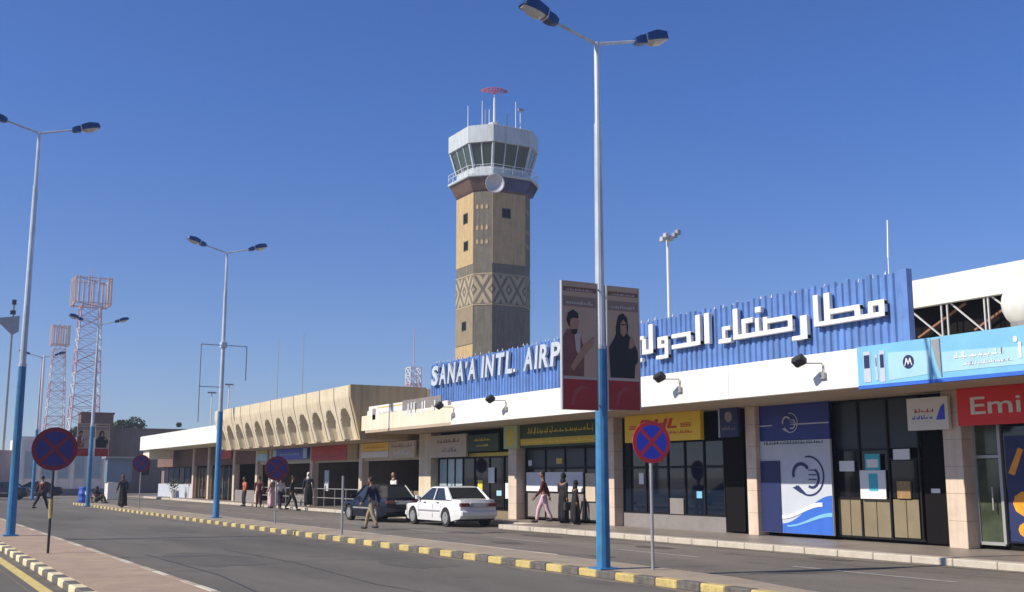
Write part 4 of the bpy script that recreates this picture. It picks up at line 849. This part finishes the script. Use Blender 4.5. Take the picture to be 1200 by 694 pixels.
# ================================================================ CARS
def car(name, label, paint, loc, rz, Lc=4.5, Wd=1.72, Hr=1.40, suv=False, cat='car', group=None, van=False):
    """nose toward local +Y"""
    t = thing(name, label, cat, (0,0,0), group)
    wr = .31 if not suv else .36; belt = .92 if not suv else 1.08; f = Lc/4.5; cl = .19 if not suv else .3
    hood = belt-.13; tail_ = belt+.03; ya, yb = -1.30*f, 1.36*f
    def arch(yc):
        return [(yc+(wr+.06)*math.cos(a), wr+.0+(wr+.06)*math.sin(a)) for a in [math.radians(q) for q in range(-8,189,14)]]
    pts = [(-Lc/2+.04,cl+.1)]
    A1 = arch(ya)[::-1]; A2 = arch(yb)[::-1]
    pts += [(A1[0][0],cl)]+[p for p in A1 if p[1] > cl+.01]+[(A1[-1][0],cl)]+[(A2[0][0],cl)]+[p for p in A2 if p[1] > cl+.01]+[(A2[-1][0],cl)]
    pts += [(Lc/2-.08,cl+.02),(Lc/2,cl+.14),(Lc/2,.52),(Lc/2-.05,.66),(Lc/2-.18,.74),(.95*f+.15,hood),(.95*f-.10,belt)]
    if suv or van: pts += [(-Lc/2+.05,belt),(-Lc/2,.75),(-Lc/2,.5)]
    else: pts += [(-1.45*f,belt+.01),(-1.62*f,tail_),(-Lc/2+.08,tail_-.03),(-Lc/2+.02,.80),(-Lc/2,.60),(-Lc/2-.02,.42)]
    b = bmesh.new(); vs = [b.verts.new((-Wd/2,p[0],p[1])) for p in pts]; fc = b.faces.new(vs)
    ex = bmesh.ops.extrude_face_region(b, geom=[fc]); bmesh.ops.translate(b, verts=[v for v in ex['geom'] if isinstance(v, bmesh.types.BMVert)], vec=(Wd,0,0))
    for yy in (-Lc/2+.12,-Lc/2+.35,-1.8*f,-.6*f,0,.7*f,Lc/2-.5,Lc/2-.25,Lc/2-.1): bmesh.ops.bisect_plane(b, geom=b.verts[:]+b.edges[:]+b.faces[:], plane_co=(0,yy,0), plane_no=(0,1,0))
    for zz in (.45,.62,.78,.86): bmesh.ops.bisect_plane(b, geom=b.verts[:]+b.edges[:]+b.faces[:], plane_co=(0,0,zz), plane_no=(0,0,1))
    for xx in (-.6,-.3,0,.3,.6): bmesh.ops.bisect_plane(b, geom=b.verts[:]+b.edges[:]+b.faces[:], plane_co=(xx,0,0), plane_no=(1,0,0))
    for v in b.verts:
        e = max(0, abs(v.co.y)-(Lc/2-.55))/.55; k = 1-.16*e**2.2
        z = v.co.z; k *= 1-.10*max(0,(z-.62)/(belt-.62))**1.6-.04*max(0,(.4-z)/.2)
        yy = v.co.y; v.co.x *= k
        xr = abs(v.co.x)/(Wd/2); 
        if abs(yy) > Lc/2-.35: v.co.y -= math.copysign(.10*xr**3, yy)
        if z > hood-.06 and xr < .99: v.co.z += .025*(1-xr*xr)
    bmesh.ops.recalc_face_normals(b, faces=b.faces)
    me = bpy.data.meshes.new('body'); b.to_mesh(me); b.free(); me.materials.append(paint); link('body', me, t)
    MB().cbox(-Wd/2+.16,Wd/2-.16,-Lc/2+.25,Lc/2-.3,cl+.02,.62,.04).build('underbody', M['black'], t)
    # greenhouse
    z0 = belt-.01; z1 = Hr
    if suv or van: yb0, yb1, yf1, yf0 = -Lc/2+.10, -Lc/2+.30, .35*f, .98*f
    else: yb0, yb1, yf1, yf0 = -1.62*f, -1.02*f, .18*f, .98*f
    if van: yf1, yf0 = 1.1*f, 1.7*f
    wb, wt = Wd/2*.90, Wd/2*.74
    base = [(-wb,yb0),(wb,yb0),(wb,yf0),(-wb,yf0)]; top = [(-wt,yb1),(wt,yb1),(wt,yf1),(-wt,yf1)]
    zt = z1-.05
    MB().loft([[(x,y,z0) for x,y in base],[(x,y,zt) for x,y in top]]).build('cabin_glass', M['carglass'], t)
    def lerp(p, q, u, zu): return (p[0]+(q[0]-p[0])*u, p[1]+(q[1]-p[1])*u, z0+(zt-z0)*zu)
    rf = MB().loft([[(x*1.02,y*1.0,zt-.015) for x,y in top],[(x*1.0,y+(.03 if y<0 else -.03),zt+.025) for x,y in top],[(x*.80,y+(.14 if y<0 else -.14),z1) for x,y in top]]).build('roof', paint, t)
    for i in range(4): MB().tube((base[i][0],base[i][1],z0), (top[i][0],top[i][1],zt), .055, .045, 6).build('corner_pillar', paint, t)
    if not (suv or van):
        for s_ in (-1,1):
            q = [(s_*(wb+.010),yb0-.01,z0),(s_*(wb+.010),yb0+.40,z0),(s_*(wt+.014),yb1+.20,zt),(s_*(wt+.014),yb1-.01,zt)]
            MB().add(q+[(x-s_*.05,y,z) for x,y,z in q], [(0,1,2,3),(7,6,5,4),(0,4,5,1),(1,5,6,2),(2,6,7,3),(3,7,4,0)]).build('rear_pillar', paint, t)
    for s_ in (-1,1):
        for yy in ((-.30*f,) if not (suv or van) else (-.35*f,-1.25*f)):
            MB().tube((s_*(wb+.004),yy+.02,z0),(s_*(wt+.012),yy-.02,zt),.045,.035,4).build('door_pillar', paint, t)
        MB().tube((s_*(wb+.012),yb0+.05,z0+.01),(s_*(wb+.012),yf0-.05,z0+.01),.018,n=4).build('window_trim', M['dark_metal'], t)
        for yy in (.42*f,-.62*f): MB().cbox(s_*(Wd/2-.032)-.025,s_*(Wd/2-.032)+.025,yy-.10,yy+.06,.80,.835,.008).build('door_handle', M['dark_metal'], t)
        MB().box(s_*(Wd/2)-.006,s_*(Wd/2)+.006,-.85*f,.9*f,.50,.56).build('rubbing_strip', M['grey_metal'], t)
        MB().cbox(s_*(wb+.12)-.09,s_*(wb+.12)+.06,.80*f,.92*f,.92,1.06,.02).build('wing_mirror', paint, t)
        for yy in (-.28*f,.85*f,-.9*f): MB().box(s_*(Wd/2-.001)-.004,s_*(Wd/2-.001)+.003,yy-.005,yy+.005,.3,.78).build('door_gap', M['black'], t)
        for yc in (ya,yb):
            x = s_*(Wd/2-.10)
            wh = MB().tube((x-.095,yc,wr),(x+.095,yc,wr),wr,wr,20).build('wheel', M['tyre'], t)
            xo = x+s_*.097; MB().tube((xo-.01,yc,wr),(xo+.006*s_,yc,wr),wr*.66,wr*.62,16).build('rim', M['rim'], wh)
            sp_ = MB()
            for k in range(6):
                an = k*math.pi/3; sp_.tube((xo+.012*s_,yc+.06*math.cos(an),wr+.06*math.sin(an)),(xo+.010*s_,yc+wr*.58*math.cos(an),wr+wr*.58*math.sin(an)),.012,.022,4)
            sp_.build('spokes', M['grey_metal'], wh)
        zl = .70 if not suv else .85
        MB().cbox(min(s_*.38,s_*(Wd/2-.11)),max(s_*.38,s_*(Wd/2-.11)),-Lc/2-.028,-Lc/2+.12,zl,zl+.13,.02).build('tail_lamp', M['tail'], t)
        MB().cbox(min(s_*.42,s_*(Wd/2-.14)),max(s_*.42,s_*(Wd/2-.14)),Lc/2-.2,Lc/2-.02,.60,.72,.02).build('headlight', M['lens'], t)
    MB().cbox(-Wd/2*.86,Wd/2*.86,-Lc/2-.07,-Lc/2+.10,.36,.56,.04).build('rear_bumper', paint if not suv else M['grey_metal'], t)
    MB().cbox(-Wd/2*.86,Wd/2*.86,Lc/2-.12,Lc/2+.05,.30,.50,.04).build('front_bumper', paint if not suv else M['grey_metal'], t)
    MB().cbox(-.36,.36,-Lc/2-.045,-Lc/2+.05,.68,.83,.01).build('boot_panel', M['grey_metal'], t)
    MB().box(-.24,.24,-Lc/2-.05,-Lc/2-.046,.70,.81).build('number_plate', M['plate'], t)
    t.location = loc; t.rotation_euler.z = rz
    return t
w1 = car('sedan_car', 'white saloon car parked at the kerb in front of the shops', M['carwhite'], (18.25, 36.85, 0), math.radians(1), Wd=1.68)
MB().tube((-.3,-2.3,.25),(-.3,-2.36,.25),.03,n=8).build('exhaust', M['dark_metal'], w1, world=False)
car('hatchback_car', 'dark blue car parked just ahead of the white saloon', M['carblue'], (17.6, 41.75, 0), math.radians(2), Lc=4.2, Wd=1.68, Hr=1.44)
car('sedan_car', 'black car at far left edge behind the tall blue lamp pole', M['carblack'], (8.2, 96, 0), math.radians(70), Hr=1.4)
car('sedan_car', 'dark blue car beyond the walking man at far left', M['carblue'], (11.2, 101, 0), math.radians(80), Hr=1.4)
for k, (x, y, p, lb) in enumerate(((-3.2,47,'carblue','dark blue saloon parked across the road and mirrored in shop glass'),(-3.4,53.5,'carwhite','white saloon parked across the road beside dark blue saloon'),(-3.3,33.0,'carblue','dark blue saloon parked across the road nearest the camera'))):
    car('sedan_car', lb, M[p], (x, y, 0), math.radians(2*k), Hr=1.42)

# ================================================================ PEOPLE
def skinned(pts, edges, rad, root=0, sub=1):
    me = bpy.data.meshes.new('s'); me.from_pydata(pts, edges, []); ob = bpy.data.objects.new('s', me); C.objects.link(ob)
    md = ob.modifiers.new('k', 'SKIN'); md.branch_smoothing = .6
    for i, r in enumerate(rad):
        v = me.skin_vertices[0].data[i]; v.radius = (r, r) if not isinstance(r, tuple) else r; v.use_root = (i == root)
    sb = ob.modifiers.new('u', 'SUBSURF'); sb.levels = sub; sb.render_levels = sub
    dg = bpy.context.evaluated_depsgraph_get(); m2 = bpy.data.meshes.new_from_object(ob.evaluated_get(dg))
    vs = [v.co[:] for v in m2.vertices]; fs = [tuple(p.vertices) for p in m2.polygons]
    bpy.data.objects.remove(ob); bpy.data.meshes.remove(me); bpy.data.meshes.remove(m2)
    return vs, fs
def person(label, loc, rz, h=1.72, pose='stand', top='c_navy', bottom='c_dgrey', robe=None, scarf=None, stride=.0, arms=(.1,-.1), group=None, bag=None):
    t = thing('person', label, 'person', (0,0,0), group); k = h/1.72
    V = {}
    hipz = .93; lean = .03 if stride else 0
    if pose == 'sit': hipz = .22
    V['pel'] = (0,0,hipz); V['wst'] = (0,lean*.5,hipz+.20); V['chs'] = (0,lean,hipz+.40); V['nck'] = (0,lean+.01,hipz+.56); V['hd'] = (0,lean+.04,hipz+.68)
    for s_, n in ((-1,'l'),(1,'r')):
        st = stride*s_
        if pose == 'sit':
            V['hp'+n] = (s_*.10,.02,hipz-.02); V['kn'+n] = (s_*.20,.42,.45); V['an'+n] = (s_*.14,.62,.09); V['to'+n] = (s_*.15,.78,.05)
        else:
            V['hp'+n] = (s_*.095,0,hipz-.06); V['kn'+n] = (s_*.105,st*.55+(.06 if st < 0 else .05),.50); V['an'+n] = (s_*.11,st,.09+(.06 if st < -.1 else 0)); V['to'+n] = (s_*.13,st+.17,.04+(.0 if st >= -.1 else .02))
        a = arms[0 if s_ < 0 else 1]; zs = hipz+.50
        V['sh'+n] = (s_*.19,lean,zs)
        if pose == 'sit': V['el'+n] = (s_*.25,.18,zs-.24); V['wr'+n] = (s_*.14,.40,zs-.20)
        else: V['el'+n] = (s_*.25,lean+a*.5-.02,zs-.29); V['wr'+n] = (s_*.26,lean+a*1.1+.06,zs-.53)
    names = list(V); P = [V[n] for n in names]; I = {n:i for i,n in enumerate(names)}
    ed = [('pel','wst'),('wst','chs'),('chs','nck'),('nck','hd')]
    for n in 'lr': ed += [('pel','hp'+n),('hp'+n,'kn'+n),('kn'+n,'an'+n),('an'+n,'to'+n),('chs','sh'+n),('sh'+n,'el'+n),('el'+n,'wr'+n)]
    rr = dict(pel=.115,wst=.10,chs=.125,nck=.05,hd=.062)
    for n in 'lr': rr.update({'hp'+n:.085,'kn'+n:.055,'an'+n:.036,'to'+n:.03,'sh'+n:.05,'el'+n:.038,'wr'+n:.025})
    vs, fs = skinned(P, [(I[a],I[b]) for a,b in ed], [rr[n] for n in names])
    mb = MB().add(vs, fs); hd = Vector(V['hd'])+Vector((0,.0,.045))
    mb.ell(hd, (.074,.095,.118), 12, 9)
    mb.tube(hd+Vector((0,.085,.005)), hd+Vector((0,.118,-.02)), .012,.016,6)        # nose
    for s_ in (-1,1): mb.ell(hd+Vector((s_*.077,-.005,0)), (.012,.022,.032), 6, 5)   # ears
    for s_, n in ((-1,'l'),(1,'r')):                                                # hands with fingers
        w_, e_ = Vector(V['wr'+n]), Vector(V['el'+n]); d = (w_-e_).normalized(); sd_ = Vector((0,1,0)); sd_ = (sd_-d*sd_.dot(d)).normalized(); nr = d.cross(sd_)
        pc = w_+d*.05; mb.loft([[tuple(w_+d*l+sd_*(wd*c_)+nr*(.014*q_)) for c_, q_ in ((-1,-1),(1,-1),(1,1),(-1,1))] for l, wd in ((-.01,.026),(.04,.04),(.09,.04))])
        for i, ln in enumerate((.062,.075,.080,.072)):
            b0 = w_+d*.085+sd_*(-.030+.020*i); b1 = b0+d*ln*.55+nr*(-s_*.008); mb.tube(b0, b1, .0095, .009, 5); mb.tube(b1, b1+d*ln*.45-nr*(s_*.016), .009, .007, 5)
        b0 = w_+d*.03+sd_*.036; mb.tube(b0, b0+d*.04+sd_*.03, .011, .009, 5); mb.tube(b0+d*.04+sd_*.03, b0+d*.07+sd_*.032, .009, .007, 5)
    mb.build('body', M['skin'], t, smooth=True, world=False)
    fcm = MB()
    for s_ in (-1,1): fcm.ell(hd+Vector((s_*.030,.086,.018)), (.013,.008,.008), 6, 5)
    fcm.ell(hd+Vector((0,.088,-.052)), (.024,.008,.007), 6, 5); fcm.build('eyes_and_mouth', M['hair'], t, world=False)
    if scarf:
        MB().ell(hd+Vector((0,-.018,.015)), (.095,.105,.135), 12, 9).ell(Vector(V['nck'])+Vector((0,-.01,0)), (.11,.10,.12), 10, 7).build('headscarf', M[scarf], t, smooth=True, world=False)
    else:
        MB().ell(hd+Vector((0,-.020,.034)), (.082,.092,.103), 12, 9).build('hair', M['hair'], t, smooth=True, world=False)
    # upper garment
    V['col'] = (0, V['nck'][1]-.005, V['nck'][2]-.035); sub = ['wst','chs','shl','shr','ell','elr','wrl','wrr','pel','col']; J = {n:i for i,n in enumerate(sub)}
    vs, fs = skinned([V[n] for n in sub], [(J['pel'],J['wst']),(J['wst'],J['chs']),(J['chs'],J['shl']),(J['chs'],J['shr']),(J['shl'],J['ell']),(J['shr'],J['elr']),(J['ell'],J['wrl']),(J['elr'],J['wrr']),(J['chs'],J['col'])], [.135,.16,.08,.08,.062,.062,.048,.048,.145,.072])
    MB().add(vs, fs).build('shirt', M[top], t, smooth=True, world=False)
    if robe:
        rg = []; zt = hipz+.25; n = 28; fold = [.022*math.sin(i*2.24)+.012*math.sin(i*5.1) for i in range(n)]
        for zz, a, b in ((zt,.15,.12),(hipz,.185,.15),(.6,.185,.16+abs(stride)*.35),(.30,.185,.165+abs(stride)*.6),(.10,.20,.17+abs(stride)*.7)):
            q_ = 1.6 if zz < .7 else .4; rg.append([((a+fold[i]*q_)*math.cos(2*math.pi*i/n), (b+fold[i]*q_)*math.sin(2*math.pi*i/n), zz) for i in range(n)])
        MB().loft(rg).build('robe', M[robe], t, smooth=True, world=False)
    else:
        V['bel'] = (0, V['wst'][1]*.6, hipz+.13); sub = ['pel','hpl','hpr','knl','knr','anl','anr','bel']; J = {n:i for i,n in enumerate(sub)}
        vs, fs = skinned([V[n] for n in sub], [(J['pel'],J['hpl']),(J['pel'],J['hpr']),(J['hpl'],J['knl']),(J['hpr'],J['knr']),(J['knl'],J['anl']),(J['knr'],J['anr']),(J['pel'],J['bel'])], [.138,.115,.115,.082,.082,.065,.065,.132])
        MB().add(vs, fs).build('trousers', M[bottom], t, smooth=True, world=False)
    for n in 'lr':
        a, b = Vector(V['an'+n]), Vector(V['to'+n]); d = (b-a); 
        MB().ell(a.lerp(b,.45)+Vector((0,0,-.01)), (.052,.145,.05), 10, 6).build('shoe', M['shoe'], t, smooth=True, world=False)
    if bag:
        p = Vector(V['wrr'])+Vector((.03,0,-.28)); MB().cbox(p.x-.05,p.x+.07,p.y-.18,p.y+.18,p.z-.16,p.z+.14,.03).build('carried_bag', M[bag], t, world=False)
    t.location = loc; t.rotation_euler.z = rz; t.scale = (k,k,k)
    return t
rd = math.radians
person('man in navy jacket and khaki trousers walking on the road beside the dark car', (14.35, 34.8, 0), rd(35), 1.68, stride=.30, top='c_navy', bottom='c_khaki', arms=(.14,-.18))
person('man in dark red top striding across the road beyond the left lamp', (7.75, 66.2, 0), rd(-60), 1.75, stride=.36, top='c_maroon', bottom='c_black', arms=(-.2,.2))
person('person in dark clothes walking along the median beside the far round sign', (11.3, 62.0, .13), rd(20), 1.68, stride=.14, top='c_dgrey', bottom='c_black', scarf='c_brown', robe='c_black')
person('person in black sitting on the far end of the median', (11.75, 73.0, .13), rd(-140), 1.7, pose='sit', top='c_black', bottom='c_black', scarf='c_black')
person('person in pale pink top sitting between the blue barrel and the person in black', (11.55, 75.0, .13), rd(-150), 1.65, pose='sit', top='c_pink', bottom='c_tan')
person('person in orange shirt standing at left of the group by the arcade', (19.1, 66.3, .0), rd(100), 1.7, top='c_orange', bottom='c_dgrey')
person('man in dark red jacket and brown trousers standing next to the orange shirt', (19.3, 64.0, .0), rd(-20), 1.74, top='c_maroon', bottom='c_maroon', stride=.06)
person('person in pale robe and white headscarf among the group by the arcade', (19.4, 61.8, .0), rd(40), 1.72, top='c_tan', bottom='c_tan', robe='c_pink', scarf='c_white')
person('man in white shirt and dark trousers walking by the arcade kerb', (18.95, 59.0, .0), rd(200), 1.72, top='c_white', bottom='c_navy', stride=.22)
person('man in black jacket stepping wide, right of the purple round sign', (18.8, 56.6, .0), rd(-110), 1.76, top='c_black', bottom='c_black', stride=.30)
person('person with pale headscarf and dark robe at the arcade column', (20.2, 58.0, .15), rd(160), 1.78, top='c_navy', robe='c_black', scarf='c_white')
person('shopkeeper in white seated look standing inside the dark shop doorway', (20.6, 47.4, .15), rd(100), 1.72, top='c_white', bottom='c_tan', scarf='c_tan')
person('person in maroon top and pale pink trousers walking past the notice boards', (20.1, 33.2, .15), rd(60), 1.72, stride=.26, top='c_maroon', bottom='c_pink', arms=(.2,-.25))
person('slim person in black robe facing the notice boards with bags', (20.5, 32.6, .15), rd(-80), 1.66, top='c_black', robe='c_black', scarf='c_black', bag='c_dgrey')
person('shorter person in wide black robe, right of the pair at notice boards', (20.35, 31.6, .15), rd(-100), 1.42, top='c_black', robe='c_black', scarf='c_black')
bpy.data.objects['person.011']['label'] = 'person in white shirt standing at the doorway behind the dark blue car'
t = thing('plastic_barrel', 'bright blue plastic barrel standing at the far end of the striped median', 'barrel', (11.6, 77.5, .13)); 
MB().loft([[(11.35+r*math.cos(i*.5236), 75.3+r*math.sin(i*.5236), z) for i in range(12)] for r, z in ((.28,.13),(.34,.3),(.31,.5),(.36,.7),(.31,.9),(.30,1.05))]).build('drum', M['barrel'], t); MB().tube((11.35,75.3,1.053),(11.35,75.3,1.12),.31,.29,12).build('lid', M['barrel'], t)

# ================================================================ FAR BACKGROUND, LEFT
bw = thing('boundary_building', 'cream low building with pilasters closing the far left end of the road', 'building', (14, 115, 0))
box('wall', M['farwhite'], bw, 11.0, 19.3, 115, 121, .3, 5.35); box('plinth', M['dado_g'], bw, 10.9, 19.4, 114.9, 115.0, 0, .65); box('parapet', M['farwhite'], bw, 10.95, 19.4, 114.85, 115.0, 5.36, 5.6)
for i in range(6): box('pilaster', M['farwhite'], bw, 11.4+i*1.5, 11.75+i*1.5, 114.75, 114.99, .66, 5.34)
for i in range(5): 
    f = box('window', M['sign_gr'], bw, 11.9+i*1.5, 12.75+i*1.5, 114.93, 114.99, 1.6, 4.2); box('pane', M['glass_l'], f, 12.0+i*1.5, 12.65+i*1.5, 114.9, 114.925, 1.7, 4.1)
bw = thing('boundary_block', 'mauve plaster block left of the cream building', 'building', (10, 117, 0)); box('wall', M['mauve'], bw, 4.0, 10.85, 116, 121, 0, 4.3); box('gate', M['carvan'], bw, 6.5, 9.5, 115.93, 115.99, .2, 3.2)
bw = thing('plain_building', 'plain brown rendered building behind the far white fascia', 'building', (26, 133, 0)); box('wall', M['farwall'], bw, 21.0, 46, 130, 142, 0, 7.05); box('parapet', M['farwall'], bw, 20.9, 46.1, 129.9, 142, 7.053, 7.25)
for i in range(3): box('window', M['glass'], bw, 23+i*2.4, 24+i*2.4, 129.92, 129.99, 2, 3.4)
bw = thing('brown_block', 'darker brown flat block behind the far lamp posters', 'building', (20, 131, 0)); box('wall', M['farbrown'], bw, 18.5, 21.9, 128, 129.8, 0, 8.6); box('parapet', M['farbrown'], bw, 18.4, 22.0, 127.9, 129.85, 8.603, 8.8)
t = thing('ticket_kiosk', 'small white and green kiosk with glass top beyond the sitting people', 'kiosk', (16.3, 92.5, 0)); box('wall', M['sign_w'], t, 15.6, 16.6, 92, 93.4, 0, 1.35, .02); box('panel', M['teal'], t, 16.62, 17.1, 92.1, 93.4, 0, 1.3); box('window', M['carvan'], t, 15.5, 17.4, 92.1, 93.3, 1.36, 3.2); box('roof', M['grey_metal'], t, 15.3, 17.6, 91.8, 93.7, 3.21, 3.35)
t = thing('bollard_planter', 'small dark shrub in white pot before the far grey wall', 'plant', (20, 87.5, .15)); MB().tube((20,89,.15),(20,89,.8),.2,.28,10).build('pot', M['sign_w'], t)
mb = MB()
for i in range(120):
    p = Vector((20,89,1.15))+Vector((R.gauss(0,.2),R.gauss(0,.2),R.gauss(0,.2))); a = Vector((R.uniform(-1,1),R.uniform(-1,1),R.uniform(-1,1))).normalized()*.09; b = a.orthogonal().normalized()*.05; mb.add([tuple(p-a),tuple(p+b),tuple(p+a),tuple(p-b)], [(0,1,2,3)])
mb.build('leaves', M['leaf'], t)
def tree(label, x, y, h, r, seed, conifer=False):
    rr = random.Random(seed); t = thing('tree', label, 'tree', (x,y,0), 'trees beyond the far wall')
    tr = MB().tube((x,y,0),(x,y,h*.5),.28,.18,8)
    lobes = []
    for i in range(9 if not conifer else 5):
        an = rr.uniform(0,6.28); d = rr.uniform(.2,.75)*r
        if conifer: lobes.append((Vector((x,y,h*(.3+.15*i))), r*(1-.17*i)*.6)); continue
        c = Vector((x+d*math.cos(an), y+d*math.sin(an), h*rr.uniform(.52,.86))); lobes.append((c, r*rr.uniform(.32,.5))); tr.tube((x,y,h*.42), c, .11,.04,5)
    tr.build('trunk', M['bark'], t); mb = MB()
    for c, q in lobes:
        for i in range(330):
            d = Vector((rr.gauss(0,1),rr.gauss(0,1),rr.gauss(0,1))).normalized()*q*rr.uniform(.55,1.08)**.6; d.z *= .8; p = c+d
            a = Vector((rr.uniform(-1,1),rr.uniform(-1,1),rr.uniform(-1,1))).normalized()*rr.uniform(.16,.34); b = a.orthogonal().normalized()*rr.uniform(.1,.2); mb.add([tuple(p-a),tuple(p+b),tuple(p+a),tuple(p-b)], [(0,1,2,3)])
    mb.build('crown', M['leaf'], t); return t
tree('large dark bushy tree rising behind the plain brown building', 28.6, 160, 10.6, 3.6, 1)
tree('rounded tree at left end of the tree row, behind the dark brown block', 24.4, 158, 9.9, 2.9, 2)
tree('small tree beside the lattice tower foot', 20.9, 165, 9.2, 2.0, 3)
tree('low bush like tree right of the large dark tree', 33.0, 162, 9.0, 1.9, 4)
tree('narrow pointed tree above the far white fascia', 37.4, 165, 10.4, 1.3, 5, True)
tree('low spreading tree at the right end of the tree row', 41.0, 170, 9.7, 2.4, 6)
tree('small round tree between the low bush and the pointed tree', 35.6, 168, 9.3, 1.5, 8)
# unseen trees added across the road to darken the shop glass reflections
for k in range(13):
    src = [bpy.data.objects[n] for n in ('tree', 'tree.001', 'tree.005')][k % 3]
    o = dup(src); y_ = 18+k*9.5; off = Vector((-27-(k*7 % 5), y_, 0))
    o.location = off; o.rotation_euler.z = k*1.3; o.scale = (1.1,)*3
    o['label'] = 'unseen tree added across the road to darken the shop glass reflections'; o['group'] = 'added unseen trees across the road'
    o.name = 'tree'
    if k == 12: pass
# lattice towers
def lattice(label, x, y, w0, w1, zt, seed, head=None, nb=16, dw=.075):
    t = thing('lattice_tower', label, 'radio tower', (x,y,0)); cs = ((-1,-1),(1,-1),(1,1),(-1,1))
    for k in range(nb):
        z0 = zt*k/nb; z1 = zt*(k+1)/nb; a = (w0+(w1-w0)*k/nb)/2; b = (w0+(w1-w0)*(k+1)/nb)/2; m = M['tw_red'] if (k//2) % 2 else M['tw_white']
        mb = MB()
        for i in range(4):
            c, d = cs[i], cs[(i+1)%4]
            mb.tube((x+c[0]*a,y+c[1]*a,z0),(x+c[0]*b,y+c[1]*b,z1),dw*1.3,n=4); mb.tube((x+c[0]*a,y+c[1]*a,z0),(x+d[0]*b,y+d[1]*b,z1),dw*.8,n=4); mb.tube((x+d[0]*a,y+d[1]*a,z0),(x+c[0]*b,y+c[1]*b,z1),dw*.8,n=4); mb.tube((x+c[0]*b,y+c[1]*b,z1),(x+d[0]*b,y+d[1]*b,z1),dw*.8,n=4)
        mb.build('section', m, t)
    if head:
        z0, z1, wd = head
        for z in (z0,z1):
            mb = MB()
            for i in range(4): c, d = cs[i], cs[(i+1)%4]; mb.tube((x+c[0]*wd,y+c[1]*wd,z),(x+d[0]*wd,y+d[1]*wd,z),dw*1.2,n=4); mb.tube((x+c[0]*wd,y+c[1]*wd,z),(x-c[0]*wd,y-c[1]*wd,z),dw,n=4)
            mb.build('head_frame', M['tw_red'], t)
        for i in range(4):
            for q in (-.82,-.28,.28,.82):
                c, d = Vector(cs[i])*wd, Vector(cs[(i+1)%4])*wd; p = (c+d)/2+(d-c)/2*q
                MB().box(x+p.x-.16,x+p.x+.16,y+p.y-.12,y+p.y+.12,z0-.3,z1+.3).build('antenna_panel', M['antenna'], t)
        MB().tube((x,y,zt),(x,y,z1+2.0),.12,.06,6).build('top_rod', M['tw_red'], t)
    return t
lattice('tall red and white lattice tower with square antenna head', 29.3, 200, 5.2, 3.2, 31.0, 1, (31.3,35.6,2.9))
lattice('smaller lattice tower with round antenna cluster at far left', 34.6, 280, 5.2, 2.6, 32.0, 2, (33.0,37.3,1.9), dw=.09)
lattice('distant pale pink mast above the brown end wall', 136.2, 300, 3.4, 3.4, 34.2, 3, None, 14, .16)
t = bpy.data.objects['lattice_tower.002']; MB().tube((136.2,300,34.2),(136.2,300,46),.2,.12,5).build('top_rod', M['tw_red'], t)
t = thing('pole_mast', 'thin far pole standing left of the smaller lattice tower', 'mast', (14.6, 130, 0)); MB().tube((14.6,130,0),(14.6,130,15),.16,.12,6).build('pole', M['tw_white'], t)
t = thing('radar_mast', 'far grey angled reflector panel on a mast behind the tall left lamp', 'mast', (10.3, 120, 0)); MB().tube((10.3,120,0),(10.3,120,19.2),.14,.1,6).build('pole', M['grey_metal'], t)
MB().prism([(8.6,17.4),(10.9,17.8),(10.9,16.2),(10.3,15.8)], 'Y', 119.8, 119.95).build('reflector', M['grey_metal'], t); MB().box(10.0,10.5,119.7,119.95,17.9,18.3).box(10.1,10.5,119.7,119.95,18.9,19.4).build('floodlight', M['dark_metal'], t)
for x, z0, z1, y in ((112.,30,47,330),(104.,30,44,330),(40.5,8,14.2,150),(38.2,8,13,150)):
    t = thing('thin_mast', {112.:'faint thin mast left of the pink mast above arcade roof',104.:'faint thin mast farther left above arcade roof',40.5:'short distant lamp mast over the far white fascia',38.2:'lower distant mast near the pointed tree'}[x], 'mast', (x,y,0))
    MB().tube((x,y,0),(x,y,z1),.10 if y < 200 else .16,.08,5).build('pole', M['tw_white'] if y < 200 else M['grey_metal'], t)
    if y < 200: MB().box(x-.6,x+.6,y-.1,y+.1,z1,z1+.2).build('crossarm', M['grey_metal'], t)

# ================================================================ AIR
hm = bpy.data.materials.new('haze_air'); hm.use_nodes = True; ht = hm.node_tree; ht.nodes.remove(ht.nodes['Principled BSDF'])
pv_ = ht.nodes.new('ShaderNodeVolumePrincipled'); pv_.inputs['Color'].default_value = (.70,.82,1.0,1); pv_.inputs['Density'].default_value = .0006; pv_.inputs['Anisotropy'].default_value = .2
ht.links.new(pv_.outputs[0], ht.nodes['Material Output'].inputs['Volume'])
MB().box(-450, 650, -300, 800, -1.2, 60).build('haze', hm, kind='stuff')
